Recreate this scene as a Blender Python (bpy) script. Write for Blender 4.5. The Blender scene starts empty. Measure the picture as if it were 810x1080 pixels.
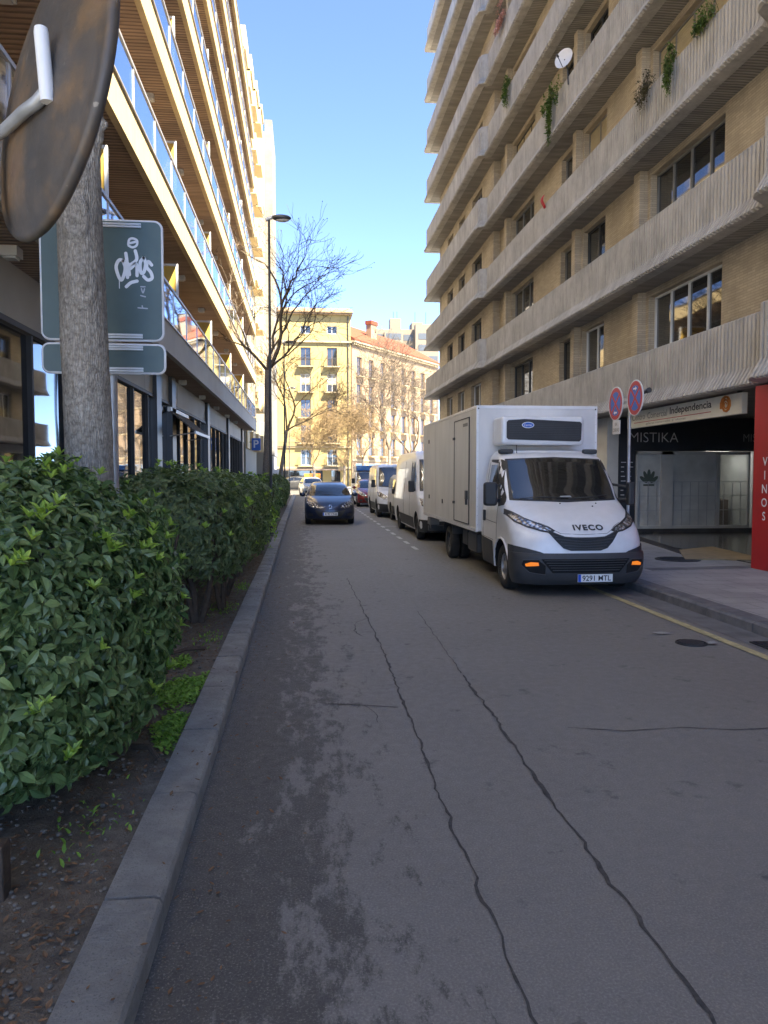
import bpy, bmesh, math, random
from mathutils import Vector, Matrix, noise
R = math.radians
random.seed(7)
scn = bpy.context.scene
COL = scn.collection

# ------------------------------------------------------------------ materials
MATS = {}
def nt(name):
    m = bpy.data.materials.new(name); m.use_nodes = True
    t = m.node_tree; t.nodes.clear()
    out = t.nodes.new('ShaderNodeOutputMaterial')
    MATS[name] = m
    return m, t, out
def N(t, typ, **kw):
    n = t.nodes.new(typ)
    for k, v in kw.items():
        if k in n.inputs: n.inputs[k].default_value = v
        else: setattr(n, k, v)
    return n
def L(t, a, b): t.links.new(a, b)
def ramp(t, fac, stops):
    r = t.nodes.new('ShaderNodeValToRGB'); L(t, fac, r.inputs[0])
    e = r.color_ramp.elements
    while len(e) < len(stops): e.new(0.5)
    for i, (p, c) in enumerate(stops):
        e[i].position = p; e[i].color = (c, c, c, 1) if not hasattr(c, '__len__') else (*c[:3], 1)
    return r.outputs[0]
def mixc(t, fac, a, b, mode='MIX'):
    m = t.nodes.new('ShaderNodeMix'); m.data_type = 'RGBA'; m.blend_type = mode
    for i, v in ((0, fac), (6, a), (7, b)):
        if hasattr(v, 'links'): L(t, v, m.inputs[i])
        elif hasattr(v, '__len__'): m.inputs[i].default_value = (*v[:3], 1)
        else: m.inputs[i].default_value = v
    return m.outputs[2]
def coords(t, scale=(1, 1, 1), kind='Object'):
    c = t.nodes.new('ShaderNodeTexCoord'); mp = t.nodes.new('ShaderNodeMapping')
    mp.inputs['Scale'].default_value = scale
    L(t, c.outputs[kind], mp.inputs[0]); return mp.outputs[0]
def noise_t(t, vec, scale, detail=4, rough=.55):
    n = N(t, 'ShaderNodeTexNoise', Scale=scale, Detail=detail, Roughness=rough)
    L(t, vec, n.inputs['Vector']); return n.outputs['Fac']
def bump(t, h, strength, dist):
    b = N(t, 'ShaderNodeBump', Strength=strength, Distance=dist); L(t, h, b.inputs['Height']); return b.outputs[0]

def simple(name, col, rough=.6, metal=0, vary=.15, scale=3, bmp=0, coat=0, spec=.5, emit=None, stretch=(1, 1, 1), bscale=60):
    m, t, out = nt(name)
    p = N(t, 'ShaderNodeBsdfPrincipled', Roughness=rough, Metallic=metal)
    p.inputs['Specular IOR Level'].default_value = spec
    p.inputs['Coat Weight'].default_value = coat
    v = coords(t, stretch)
    if vary:
        f = noise_t(t, v, scale, 6, .6)
        c = ramp(t, f, [(.3, [x*(1-vary) for x in col]), (.7, [min(1, x*(1+vary)) for x in col])])
        L(t, c, p.inputs['Base Color'])
    else: p.inputs['Base Color'].default_value = (*col, 1)
    if bmp: L(t, bump(t, noise_t(t, v, bscale, 3), bmp, .01), p.inputs['Normal'])
    if emit:
        p.inputs['Emission Color'].default_value = (*emit[0], 1); p.inputs['Emission Strength'].default_value = emit[1]
    L(t, p.outputs[0], out.inputs[0]); return m
M = {}
M['white_paint'] = simple('white_paint', (.76, .765, .77), .3, vary=.055, scale=5, coat=.5)
M['box_white'] = simple('box_white', (.68, .67, .655), .42, vary=.10, scale=1.6, stretch=(1.5, 1.5, .5), coat=.1)
M['cream_paint'] = simple('cream_van', (.74, .71, .64), .35, vary=.04, coat=.4)
M['navy_paint'] = simple('navy_paint', (.009, .02, .055), .3, metal=.3, vary=.05, coat=1)
M['red_paint'] = simple('maroon_paint', (.22, .02, .02), .25, vary=.05, coat=1)
M['silver_paint'] = simple('silver_paint', (.5, .5, .49), .3, metal=.6, vary=.03, coat=.6)
M['blue_paint'] = simple('blue_paint', (.03, .16, .5), .35, vary=.05, coat=.3)
M['black_plastic'] = simple('black_plastic', (.03, .031, .033), .55, vary=.15)
M['grey_plastic'] = simple('grey_plastic', (.05, .052, .055), .6, vary=.15)
M['rubber'] = simple('rubber', (.022, .022, .022), .8, vary=.3, scale=12)
M['alloy'] = simple('alloy', (.38, .38, .39), .4, metal=.7, vary=.1)
M['dark_metal'] = simple('dark_metal', (.065, .067, .07), .45, metal=.4, vary=.15)
M['galv'] = simple('galvanised', (.42, .44, .46), .45, metal=.5, vary=.15, scale=8)
M['alu'] = simple('aluminium', (.62, .63, .64), .35, metal=.4, vary=.06)
M['chrome'] = simple('chrome', (.7, .7, .7), .12, metal=1, vary=0)
M['void'] = simple('void', (.008, .008, .009), .9, vary=.2)
M['orange'] = simple('orange_lens', (.85, .22, .02), .25, vary=.05, emit=((1, .25, .02), .08), coat=.5)
M['plate_white'] = simple('plate_white', (.75, .75, .73), .4, vary=.03)
M['eu_blue'] = simple('eu_blue', (.01, .08, .5), .4, vary=0)
M['ink'] = simple('ink', (.02, .02, .022), .5, vary=0)
M['grey_ink'] = simple('grey_ink', (.2, .2, .2), .5, vary=0)
M['white_ink'] = simple('white_ink', (.75, .78, .82), .5, vary=.05, scale=20)
M['silver_ink'] = simple('silver_ink', (.42, .43, .45), .4, metal=.3, vary=0)
M['sign_blue'] = simple('sign_blue', (.02, .12, .52), .4, vary=.08)
M['sign_red'] = simple('sign_red', (.45, .02, .03), .4, vary=.1)
M['red_wall'] = simple('red_wall', (.42, .018, .02), .45, vary=.1, scale=2)
M['sign_back'] = simple('sign_back', (.075, .115, .115), .42, vary=.1, scale=2.5, metal=.1)
M['white_metal'] = simple('white_metal', (.68, .7, .72), .35, vary=.06)
M['yellow_line'] = simple('yellow_line', (.42, .37, .2), .8, vary=.3, scale=9)
M['white_line'] = simple('white_line', (.5, .5, .48), .8, vary=.35, scale=9)
M['granite'] = simple('granite_kerb', (.14, .14, .145), .75, vary=.3, scale=6, bmp=.4)
M['gutter'] = simple('gutter_concrete', (.15, .15, .15), .8, vary=.3, scale=3, bmp=.4)
M['porch_tile'] = simple('porch_tile', (.07, .07, .072), .16, vary=.3, scale=2)
M['tan'] = simple('tan_ramp', (.28, .22, .13), .85, vary=.2, scale=5, bmp=.3)
M['iron'] = simple('cast_iron', (.055, .055, .058), .55, metal=.5, vary=.3, scale=20, bmp=.6)
M['dark_panel'] = simple('dark_panel', (.04, .046, .058), .35, vary=.1)
M['grey_panel'] = simple('grey_panel', (.2, .2, .2), .5, vary=.15)
M['int_white'] = simple('interior_white', (.55, .55, .53), .7, vary=.08)
M['cream_fascia'] = simple('cream_fascia', (.55, .44, .25), .75, vary=.1, scale=2, stretch=(1, 3, 1), bmp=.1)
M['cream_wall'] = simple('cream_wall', (.30, .235, .10), .85, vary=.07, scale=.6, bmp=.1)
M['stone_wall'] = simple('pale_stone_wall', (.23, .165, .105), .85, vary=.1, scale=.5, bmp=.1)
M['cream_trim'] = simple('cream_trim', (.31, .255, .16), .8, vary=.08)
M['white_wall'] = simple('white_wall', (.27, .25, .20), .8, vary=.06, scale=.8)
M['beige_panel'] = simple('beige_fascia_panel', (.45, .43, .38), .6, vary=.08, scale=1)
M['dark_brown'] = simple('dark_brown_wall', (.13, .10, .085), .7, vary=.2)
M['yellow_screen'] = simple('yellow_screen', (.5, .33, .06), .6, vary=.1)
M['blind'] = simple('blind', (.42, .36, .24), .7, vary=.08, stretch=(1, 1, 1))
M['lamp_white'] = simple('lamp_cover', (.6, .6, .58), .4, vary=.05)
M['steel_rail'] = simple('steel_rail', (.55, .53, .5), .35, metal=.5, vary=.1)
M['iron_rail'] = simple('iron_rail', (.05, .045, .04), .6, vary=.2)
M['wood_door'] = simple('wood_shutter', (.16, .1, .06), .7, vary=.2)
M['tower'] = simple('tower_panels', (.15, .125, .095), .8, vary=.1)
M['tower_win'] = simple('tower_window', (.06, .07, .085), .4, vary=.15)
M['flower'] = simple('pink_bloom', (.62, .36, .30), .7, vary=.3, scale=20)
M['dirt_leaf'] = simple('dead_leaf', (.16, .09, .045), .8, vary=.4, scale=10)
M['stem'] = simple('shrub_stem', (.07, .05, .035), .9, vary=.3, scale=15, bmp=.5)
M['twig'] = simple('twig', (.09, .07, .05), .9, vary=.3, scale=6, bmp=.3)
M['twig_warm'] = simple('twig_warm', (.2, .14, .07), .9, vary=.3, scale=6)
M['logo_green'] = simple('etched_logo', (.09, .12, .1), .6, vary=0)
M['paper'] = simple('paper', (.30, .30, .29), .9, vary=.1)
M['awning'] = simple('awning_fabric', (.13, .12, .11), .8, vary=.3, stretch=(.01, 8, .01), scale=6)
M['mesh_grille'] = simple('mesh_grille', (.12, .12, .12), .6, vary=.4, scale=30)

def glass_dark(name, base, rough=.03, spec=.8):
    m, t, out = nt(name)
    p = N(t, 'ShaderNodeBsdfPrincipled', Roughness=rough)
    v = coords(t)
    c = ramp(t, noise_t(t, v, 1.3, 3), [(.35, [x*.7 for x in base]), (.65, [x*1.4 for x in base])])
    L(t, c, p.inputs['Base Color'])
    p.inputs['Specular IOR Level'].default_value = spec; p.inputs['IOR'].default_value = 1.6
    p.inputs['Coat Weight'].default_value = .5
    L(t, bump(t, noise_t(t, v, .9, 1), .06, .05), p.inputs['Normal'])
    L(t, p.outputs[0], out.inputs[0]); M[name] = m; return m
glass_dark('pane_dark', (.018, .02, .021))
glass_dark('car_glass', (.012, .014, .015), .02)
glass_dark('shop_glass', (.012, .013, .014), .02, 1)

def rail_glass():
    m, t, out = nt('rail_glass')
    g = N(t, 'ShaderNodeBsdfGlossy', Roughness=.03); g.inputs['Color'].default_value = (.85, .9, 1, 1)
    tr = N(t, 'ShaderNodeBsdfTransparent'); tr.inputs['Color'].default_value = (.75, .8, .85, 1)
    lw = N(t, 'ShaderNodeLayerWeight', Blend=.45)
    mr = N(t, 'ShaderNodeMapRange'); mr.inputs['To Min'].default_value = .25; mr.inputs['To Max'].default_value = .95
    L(t, lw.outputs['Facing'], mr.inputs[0])
    x = t.nodes.new('ShaderNodeMixShader'); L(t, mr.outputs[0], x.inputs[0]); L(t, tr.outputs[0], x.inputs[1]); L(t, g.outputs[0], x.inputs[2])
    L(t, x.outputs[0], out.inputs[0]); M['rail_glass'] = m
rail_glass()
def clear_glass(name='clear_glass', refl=.12):
    m, t, out = nt(name)
    g = N(t, 'ShaderNodeBsdfGlossy', Roughness=.02)
    tr = N(t, 'ShaderNodeBsdfTransparent'); tr.inputs['Color'].default_value = (.85, .87, .86, 1)
    x = t.nodes.new('ShaderNodeMixShader'); x.inputs[0].default_value = refl
    L(t, tr.outputs[0], x.inputs[1]); L(t, g.outputs[0], x.inputs[2]); L(t, x.outputs[0], out.inputs[0]); M[name] = m
clear_glass()
def asphalt():
    m, t, out = nt('asphalt')
    p = N(t, 'ShaderNodeBsdfPrincipled')
    v = coords(t, kind='Object')
    fine = noise_t(t, v, 95, 4, .75); mid = noise_t(t, v, 14, 5, .65); big = noise_t(t, v, .6, 4, .6)
    c = ramp(t, fine, [(.25, (.12, .115, .106)), (.5, (.195, .189, .175)), (.70, (.37, .355, .325))])
    c = mixc(t, .42, c, ramp(t, big, [(.3, (.135, .131, .121)), (.7, (.20, .195, .18))]))
    # damp, coarse band along the left gutter, with ragged outline
    sep = t.nodes.new('ShaderNodeSeparateXYZ'); L(t, v, sep.inputs[0])
    vs = coords(t, (2.2, .8, 1)); rag = noise_t(t, vs, 2.4, 12, .78)
    mth = N(t, 'ShaderNodeMath', operation='MULTIPLY_ADD'); L(t, rag, mth.inputs[0]); mth.inputs[1].default_value = 4.2; mth.inputs[2].default_value = -1.82
    sub = N(t, 'ShaderNodeMath', operation='SUBTRACT'); L(t, mth.outputs[0], sub.inputs[0]); L(t, sep.outputs[0], sub.inputs[1])
    damp = ramp(t, sub.outputs[0], [(0.0, 0), (.3, .8)])
    dampc = ramp(t, fine, [(.3, (.03, .029, .027)), (.56, (.06, .058, .053)), (.70, (.30, .28, .25))])
    c = mixc(t, damp, c, dampc)
    # repaired lane strip, greyer, and oily spots
    spots = ramp(t, noise_t(t, v, 3.1, 9, .7), [(.60, 0), (.66, .6)])
    c = mixc(t, spots, c, (.05, .05, .052))
    L(t, c, p.inputs['Base Color'])
    L(t, ramp(t, mid, [(.3, .52), (.7, .8)]), p.inputs['Roughness'])
    h = mixc(t, .5, fine, mid)
    L(t, bump(t, h, .55, .012), p.inputs['Normal'])
    L(t, p.outputs[0], out.inputs[0]); M['asphalt'] = m
asphalt()
def soil():
    m, t, out = nt('soil')
    p = N(t, 'ShaderNodeBsdfPrincipled', Roughness=.95); v = coords(t)
    a = noise_t(t, v, 9, 8, .7); b = noise_t(t, v, 70, 3, .7)
    c = ramp(t, a, [(.3, (.07, .058, .045)), (.5, (.14, .118, .09)), (.7, (.22, .19, .15))])
    c = mixc(t, ramp(t, b, [(.62, 0), (.68, .7)]), c, (.2, .19, .16))
    L(t, c, p.inputs['Base Color']); L(t, bump(t, mixc(t, .5, a, b), .9, .03), p.inputs['Normal'])
    L(t, p.outputs[0], out.inputs[0]); M['soil'] = m
soil()
def paving():
    m, t, out = nt('paving')
    p = N(t, 'ShaderNodeBsdfPrincipled', Roughness=.8); v = coords(t)
    br = N(t, 'ShaderNodeTexBrick', Scale=1.0); br.inputs['Mortar Size'].default_value = .006
    br.inputs['Brick Width'].default_value = .6; br.inputs['Row Height'].default_value = .4
    br.inputs['Color1'].default_value = (.33, .325, .31, 1); br.inputs['Color2'].default_value = (.39, .385, .365, 1); br.inputs['Mortar'].default_value = (.12, .12, .12, 1)
    L(t, v, br.inputs['Vector'])
    st = ramp(t, noise_t(t, v, 1.1, 7, .65), [(.3, .68), (.62, 1.05)])
    c = mixc(t, 1, br.outputs['Color'], st, 'MULTIPLY')
    c = mixc(t, .3, c, ramp(t, noise_t(t, v, 90, 3), [(.3, .1), (.7, .35)]))
    L(t, c, p.inputs['Base Color']); L(t, bump(t, noise_t(t, v, 60, 3), .3, .01), p.inputs['Normal'])
    L(t, p.outputs[0], out.inputs[0]); M['paving'] = m
paving()
def kerbmat():
    m, t, out = nt('kerb_concrete')
    p = N(t, 'ShaderNodeBsdfPrincipled', Roughness=.85); v = coords(t)
    c = ramp(t, noise_t(t, v, 4, 7, .65), [(.3, (.22, .21, .19)), (.6, (.36, .35, .32)), (.8, (.44, .43, .395))])
    c = mixc(t, ramp(t, noise_t(t, v, 120, 2), [(.6, 0), (.7, .5)]), c, (.06, .06, .058))
    L(t, c, p.inputs['Base Color']); L(t, bump(t, noise_t(t, v, 28, 8, .75), 1, .03), p.inputs['Normal'])
    L(t, p.outputs[0], out.inputs[0]); M['kerb_concrete'] = m
kerbmat()
def brick(name, c1, c2, mortar):
    m, t, out = nt(name)
    p = N(t, 'ShaderNodeBsdfPrincipled', Roughness=.85)
    c = t.nodes.new('ShaderNodeTexCoord'); sep = t.nodes.new('ShaderNodeSeparateXYZ'); L(t, c.outputs['Object'], sep.inputs[0])
    ad = N(t, 'ShaderNodeMath', operation='ADD'); L(t, sep.outputs[0], ad.inputs[0]); L(t, sep.outputs[1], ad.inputs[1])
    cb = t.nodes.new('ShaderNodeCombineXYZ'); L(t, ad.outputs[0], cb.inputs[0]); L(t, sep.outputs[2], cb.inputs[1])
    br = N(t, 'ShaderNodeTexBrick', Scale=1.0); br.inputs['Mortar Size'].default_value = .007
    br.inputs['Brick Width'].default_value = .27; br.inputs['Row Height'].default_value = .055
    br.inputs['Color1'].default_value = (*c1, 1); br.inputs['Color2'].default_value = (*c2, 1); br.inputs['Mortar'].default_value = (*mortar, 1)
    L(t, cb.outputs[0], br.inputs['Vector'])
    st = ramp(t, noise_t(t, c.outputs['Object'], .8, 6, .6), [(.3, .72), (.65, 1.1)])
    L(t, mixc(t, 1, br.outputs['Color'], st, 'MULTIPLY'), p.inputs['Base Color'])
    L(t, bump(t, br.outputs['Fac'], -.4, .01), p.inputs['Normal'])
    L(t, p.outputs[0], out.inputs[0]); M[name] = m
brick('brick', (.50, .43, .33), (.40, .345, .265), (.34, .30, .24))
brick('grey_tile', (.25, .23, .19), (.21, .19, .16), (.2, .19, .17))
def concrete():
    m, t, out = nt('board_concrete')
    p = N(t, 'ShaderNodeBsdfPrincipled', Roughness=.85); v = coords(t)
    vs = coords(t, (1.6, 1.6, .6)); a = noise_t(t, vs, 2.2, 8, .7); b = noise_t(t, v, .7, 5, .6)
    c = ramp(t, a, [(.28, (.34, .325, .295)), (.5, (.50, .48, .44)), (.72, (.60, .585, .54))])
    c = mixc(t, 1, c, ramp(t, b, [(.3, .75), (.7, 1.08)]), 'MULTIPLY')
    L(t, c, p.inputs['Base Color']); L(t, bump(t, noise_t(t, v, 50, 4), .3, .01), p.inputs['Normal'])
    L(t, p.outputs[0], out.inputs[0]); M['board_concrete'] = m
concrete()
def ribbed(name, c1, c2, axis, freq):
    m, t, out = nt(name)
    p = N(t, 'ShaderNodeBsdfPrincipled', Roughness=.7)
    s = [0, 0, 0]; s[axis] = 1
    v = coords(t, tuple(s)); w = N(t, 'ShaderNodeTexWave', Scale=freq, Distortion=0.0); w.bands_direction = 'XYZ'[axis]
    L(t, v, w.inputs['Vector'])
    f = w.outputs['Fac']
    c = ramp(t, f, [(.1, c1), (.45, c2)])
    c = mixc(t, 1, c, ramp(t, noise_t(t, coords(t, (.4, 2.5, 1) if axis == 1 else (2.5, .4, 1)), 1.5, 5), [(.3, .7), (.7, 1.15)]), 'MULTIPLY')
    L(t, c, p.inputs['Base Color']); L(t, bump(t, f, .6, .03), p.inputs['Normal'])
    L(t, p.outputs[0], out.inputs[0]); M[name] = m
ribbed('soffit_ribs', (.18, .165, .145), (.36, .34, .31), 1, 3.3)
ribbed('soffit_wood', (.19, .13, .095), (.40, .29, .21), 1, 2.6)
def roof_tile():
    m, t, out = nt('roof_tile')
    p = N(t, 'ShaderNodeBsdfPrincipled', Roughness=.85)
    v = coords(t, (1, 0, 0)); w = N(t, 'ShaderNodeTexWave', Scale=1.4, Distortion=0.3); L(t, v, w.inputs['Vector'])
    c = ramp(t, w.outputs['Fac'], [(.2, (.12, .026, .008)), (.7, (.20, .045, .014))])
    c = mixc(t, .4, c, ramp(t, noise_t(t, coords(t), 2, 5), [(.3, (.13, .032, .01)), (.7, (.20, .05, .016))]))
    L(t, c, p.inputs['Base Color']); L(t, bump(t, w.outputs['Fac'], 1, .05), p.inputs['Normal'])
    L(t, p.outputs[0], out.inputs[0]); M['roof_tile'] = m
roof_tile()
M['pale_tile'] = simple('pale_roof_tile', (.22, .15, .085), .9, vary=.2, stretch=(8, 1, 1))
def bark(name, a, b, c_):
    m, t, out = nt(name)
    p = N(t, 'ShaderNodeBsdfPrincipled', Roughness=.92)
    v = coords(t, (1, 1, .16)); vo = N(t, 'ShaderNodeTexVoronoi', Scale=64, feature='DISTANCE_TO_EDGE')
    nz = N(t, 'ShaderNodeTexNoise', Scale=6, Detail=5); L(t, v, nz.inputs['Vector'])
    mm = N(t, 'ShaderNodeVectorMath', operation='MULTIPLY_ADD'); L(t, nz.outputs['Color'], mm.inputs[0]); mm.inputs[1].default_value = (.12, .12, .12); L(t, v, mm.inputs[2])
    L(t, mm.outputs[0], vo.inputs['Vector'])
    f2 = noise_t(t, coords(t), 30, 6, .7); f3 = noise_t(t, coords(t), 2.2, 5)
    col = ramp(t, f2, [(.3, a), (.5, b), (.72, c_)])
    crack = ramp(t, vo.outputs['Distance'], [(0, .6), (.09, 1)])
    col = mixc(t, 1, col, crack, 'MULTIPLY'); col = mixc(t, 1, col, ramp(t, f3, [(.3, .75), (.7, 1.15)]), 'MULTIPLY')
    L(t, col, p.inputs['Base Color'])
    hh = mixc(t, .45, ramp(t, vo.outputs['Distance'], [(0, 0), (.2, 1)]), f2)
    L(t, bump(t, hh, .75, .012), p.inputs['Normal'])
    L(t, p.outputs[0], out.inputs[0]); M[name] = m
bark('bark', (.17, .145, .12), (.33, .30, .255), (.48, .44, .38))
bark('bark_far', (.13, .11, .09), (.22, .19, .16), (.33, .3, .25))
def rust():
    m, t, out = nt('weathered_back')
    p = N(t, 'ShaderNodeBsdfPrincipled', Roughness=.55, Metallic=.15)
    a = noise_t(t, coords(t, (1, 1, 1)), 3.2, 5, .6); b = noise_t(t, coords(t, (1, 1, 1)), 14, 7, .7); s = noise_t(t, coords(t, (3, 14, 3)), 6, 3, .5)
    c = ramp(t, a, [(.35, (.062, .062, .063)), (.5, (.085, .072, .06)), (.62, (.17, .11, .06)), (.75, (.12, .07, .045))])
    c = mixc(t, ramp(t, b, [(.5, 0), (.75, .5)]), c, (.16, .12, .09))
    c = mixc(t, ramp(t, s, [(.7, 0), (.73, .5)]), c, (.4, .36, .3))
    L(t, c, p.inputs['Base Color']); L(t, ramp(t, b, [(.3, .4), (.7, .7)]), p.inputs['Roughness'])
    L(t, bump(t, b, .15, .01), p.inputs['Normal'])
    L(t, p.outputs[0], out.inputs[0]); M['weathered_back'] = m
rust()
def leaf(name, lo, hi, rough=.38, trans=.25):
    m, t, out = nt(name)
    g = t.nodes.new('ShaderNodeNewGeometry')
    c = ramp(t, g.outputs['Random Per Island'], [(0, lo), (.6, [(a+b)/2 for a, b in zip(lo, hi)]), (1, hi)])
    p = N(t, 'ShaderNodeBsdfPrincipled', Roughness=rough); L(t, c, p.inputs['Base Color'])
    tl = N(t, 'ShaderNodeBsdfTranslucent'); L(t, mixc(t, 1, c, (1.2, 1.5, .6), 'MULTIPLY'), tl.inputs[0])
    x = t.nodes.new('ShaderNodeMixShader'); x.inputs[0].default_value = trans
    L(t, p.outputs[0], x.inputs[1]); L(t, tl.outputs[0], x.inputs[2]); L(t, x.outputs[0], out.inputs[0]); M[name] = m
leaf('leaf_dark', (.055, .105, .036), (.20, .28, .10), .36, .2)
leaf('leaf_grey', (.08, .12, .05), (.19, .24, .10), .5)
leaf('leaf_young', (.20, .32, .05), (.44, .57, .11), .45, .3)
leaf('grass', (.12, .25, .03), (.28, .45, .07), .6, .3)
leaf('trail', (.05, .1, .02), (.14, .2, .05), .6, .3)
leaf('trail_brown', (.05, .045, .025), (.1, .085, .04), .7, .2)

# ------------------------------------------------------------------ mesh builder
class MB:
    def __init__(s, mtx=None): s.v = []; s.f = []; s.m = mtx or Matrix(); s.mi = []; s.cur = 0
    def add(s, vs, fs):
        o = len(s.v); s.v += [tuple(s.m @ Vector(p)) for p in vs]
        s.f += [[i+o for i in f] for f in fs]; s.mi += [s.cur]*len(fs); return s
    def box(s, x0, x1, y0, y1, z0, z1):
        vs = [(x, y, z) for x in (x0, x1) for y in (y0, y1) for z in (z0, z1)]
        return s.add(vs, [(0, 1, 3, 2), (4, 6, 7, 5), (0, 4, 5, 1), (2, 3, 7, 6), (0, 2, 6, 4), (1, 5, 7, 3)])
    def quad(s, a, b, c, d): return s.add([a, b, c, d], [(0, 1, 2, 3)])
    def prism(s, poly, a0, a1, axis='X'):
        def P(p, a): return {'X': (a, p[0], p[1]), 'Y': (p[0], a, p[1]), 'Z': (p[0], p[1], a)}[axis]
        n = len(poly); vs = [P(p, a0) for p in poly]+[P(p, a1) for p in poly]
        return s.add(vs, [list(range(n))[::-1], list(range(n, 2*n))]+[(i, (i+1) % n, n+(i+1) % n, n+i) for i in range(n)])
    def tube(s, pts, r, n=8, cap=True):
        pts = [Vector(p) for p in pts]; k = len(pts); rr = r if hasattr(r, '__len__') else [r]*k
        vs = []; ref = None
        for i, p in enumerate(pts):
            d = (pts[min(i+1, k-1)]-pts[max(i-1, 0)]).normalized()
            if ref is None: ref = Vector((1, 0, 0)) if abs(d.x) < .8 else Vector((0, 1, 0))
            u = (ref-d*ref.dot(d)).normalized(); w = d.cross(u); ref = u
            for j in range(n):
                a = 2*math.pi*j/n; vs.append(p+(u*math.cos(a)+w*math.sin(a))*rr[i])
        fs = [(i*n+j, i*n+(j+1) % n, (i+1)*n+(j+1) % n, (i+1)*n+j) for i in range(k-1) for j in range(n)]
        if cap: fs += [list(range(n))[::-1], list(range((k-1)*n, k*n))]
        return s.add(vs, fs)
    def lathe(s, prof, c=(0, 0, 0), axis='Z', n=24):
        vs = []
        for (r, h) in prof:
            for j in range(n):
                a = 2*math.pi*j/n; u, w = r*math.cos(a), r*math.sin(a)
                q = {'Z': (u, w, h), 'X': (h, u, w), 'Y': (u, h, w)}[axis]
                vs.append((q[0]+c[0], q[1]+c[1], q[2]+c[2]))
        k = len(prof); fs = [(i*n+j, i*n+(j+1) % n, (i+1)*n+(j+1) % n, (i+1)*n+j) for i in range(k-1) for j in range(n)]
        return s.add(vs, fs)
    def ball(s, c, r, n=10, k=6):
        rr = r if hasattr(r, '__len__') else (r, r, r); vs = []
        for i in range(k+1):
            t = math.pi*i/k
            for j in range(n):
                a = 2*math.pi*j/n; vs.append((c[0]+rr[0]*math.sin(t)*math.cos(a), c[1]+rr[1]*math.sin(t)*math.sin(a), c[2]+rr[2]*math.cos(t)))
        return s.add(vs, [(i*n+j, i*n+(j+1) % n, (i+1)*n+(j+1) % n, (i+1)*n+j) for i in range(k) for j in range(n)])
    def build(s, name, mat, parent=None, smooth=None, merge=False, bevel=0, angle=35):
        me = bpy.data.meshes.new(name); me.from_pydata(s.v, [], s.f)
        for mm in (mat if isinstance(mat, (list, tuple)) else [mat]): me.materials.append(M[mm])
        if any(s.mi): me.polygons.foreach_set('material_index', s.mi)
        bm = bmesh.new(); bm.from_mesh(me)
        if merge: bmesh.ops.remove_doubles(bm, verts=bm.verts, dist=1e-4)
        if len(bm.faces) < 60000: bmesh.ops.recalc_face_normals(bm, faces=bm.faces)
        bm.to_mesh(me); bm.free()
        if smooth:
            me.polygons.foreach_set('use_smooth', [True]*len(me.polygons)); me.set_sharp_from_angle(angle=R(angle))
        o = bpy.data.objects.new(name, me); COL.objects.link(o); o.parent = parent
        if bevel:
            b = o.modifiers.new('bevel', 'BEVEL'); b.width = bevel; b.segments = 3; b.limit_method = 'ANGLE'; b.angle_limit = R(40)
            me.polygons.foreach_set('use_smooth', [True]*len(me.polygons)); b.harden_normals = True
        return o
def tag(o, label=None, cat=None, group=None, kind=None):
    if label: o['label'] = label
    if cat: o['category'] = cat
    if group: o['group'] = group
    if kind: o['kind'] = kind
    return o
def empty(name, loc=(0, 0, 0), rz=0, label=None, cat=None, group=None):
    o = bpy.data.objects.new(name, None); COL.objects.link(o); o.location = loc; o.rotation_euler = (0, 0, rz)
    return tag(o, label, cat, group)
def link_copy(o, parent=None, loc=None):
    c = o.copy(); COL.objects.link(c); c.parent = parent
    if loc is not None: c.location = loc
    return c
def copy_tree(o, parent=None):
    c = link_copy(o, parent)
    for ch in list(o.children): copy_tree(ch, c)
    return c
def text_verts(s, size=1, bold=0, ext=0, space=1.0):
    cu = bpy.data.curves.new('txt', 'FONT'); cu.body = s; cu.size = size; cu.offset = bold; cu.extrude = ext; cu.space_character = space
    cu.align_x = 'CENTER'; cu.align_y = 'CENTER'; cu.resolution_u = 4
    o = bpy.data.objects.new('txt', cu); COL.objects.link(o)
    dg = bpy.context.evaluated_depsgraph_get(); me = bpy.data.meshes.new_from_object(o.evaluated_get(dg))
    vs = [tuple(v.co) for v in me.vertices]; fs = [list(p.vertices) for p in me.polygons]
    bpy.data.objects.remove(o); bpy.data.curves.remove(cu); bpy.data.meshes.remove(me)
    return vs, fs
def text(name, s, mat, parent, mtx, width=None, height=None, bold=0, ext=.004, space=1.0):
    vs, fs = text_verts(s, 1, bold, 0, space)
    x0 = min(v[0] for v in vs); x1 = max(v[0] for v in vs); y0 = min(v[1] for v in vs); y1 = max(v[1] for v in vs)
    sx = width/(x1-x0) if width else height/(y1-y0); sy = height/(y1-y0) if height else sx
    cx, cy = (x0+x1)/2, (y0+y1)/2
    b = MB(mtx); b.add([((v[0]-cx)*sx, (v[1]-cy)*sy, ext) for v in vs], fs)
    return b.build(name, mat, parent)
def frame_mtx(o, right, up):
    r = Vector(right).normalized(); u = Vector(up).normalized(); n = r.cross(u)
    m = Matrix((r, u, n)).transposed().to_4x4(); m.translation = Vector(o); return m

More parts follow.
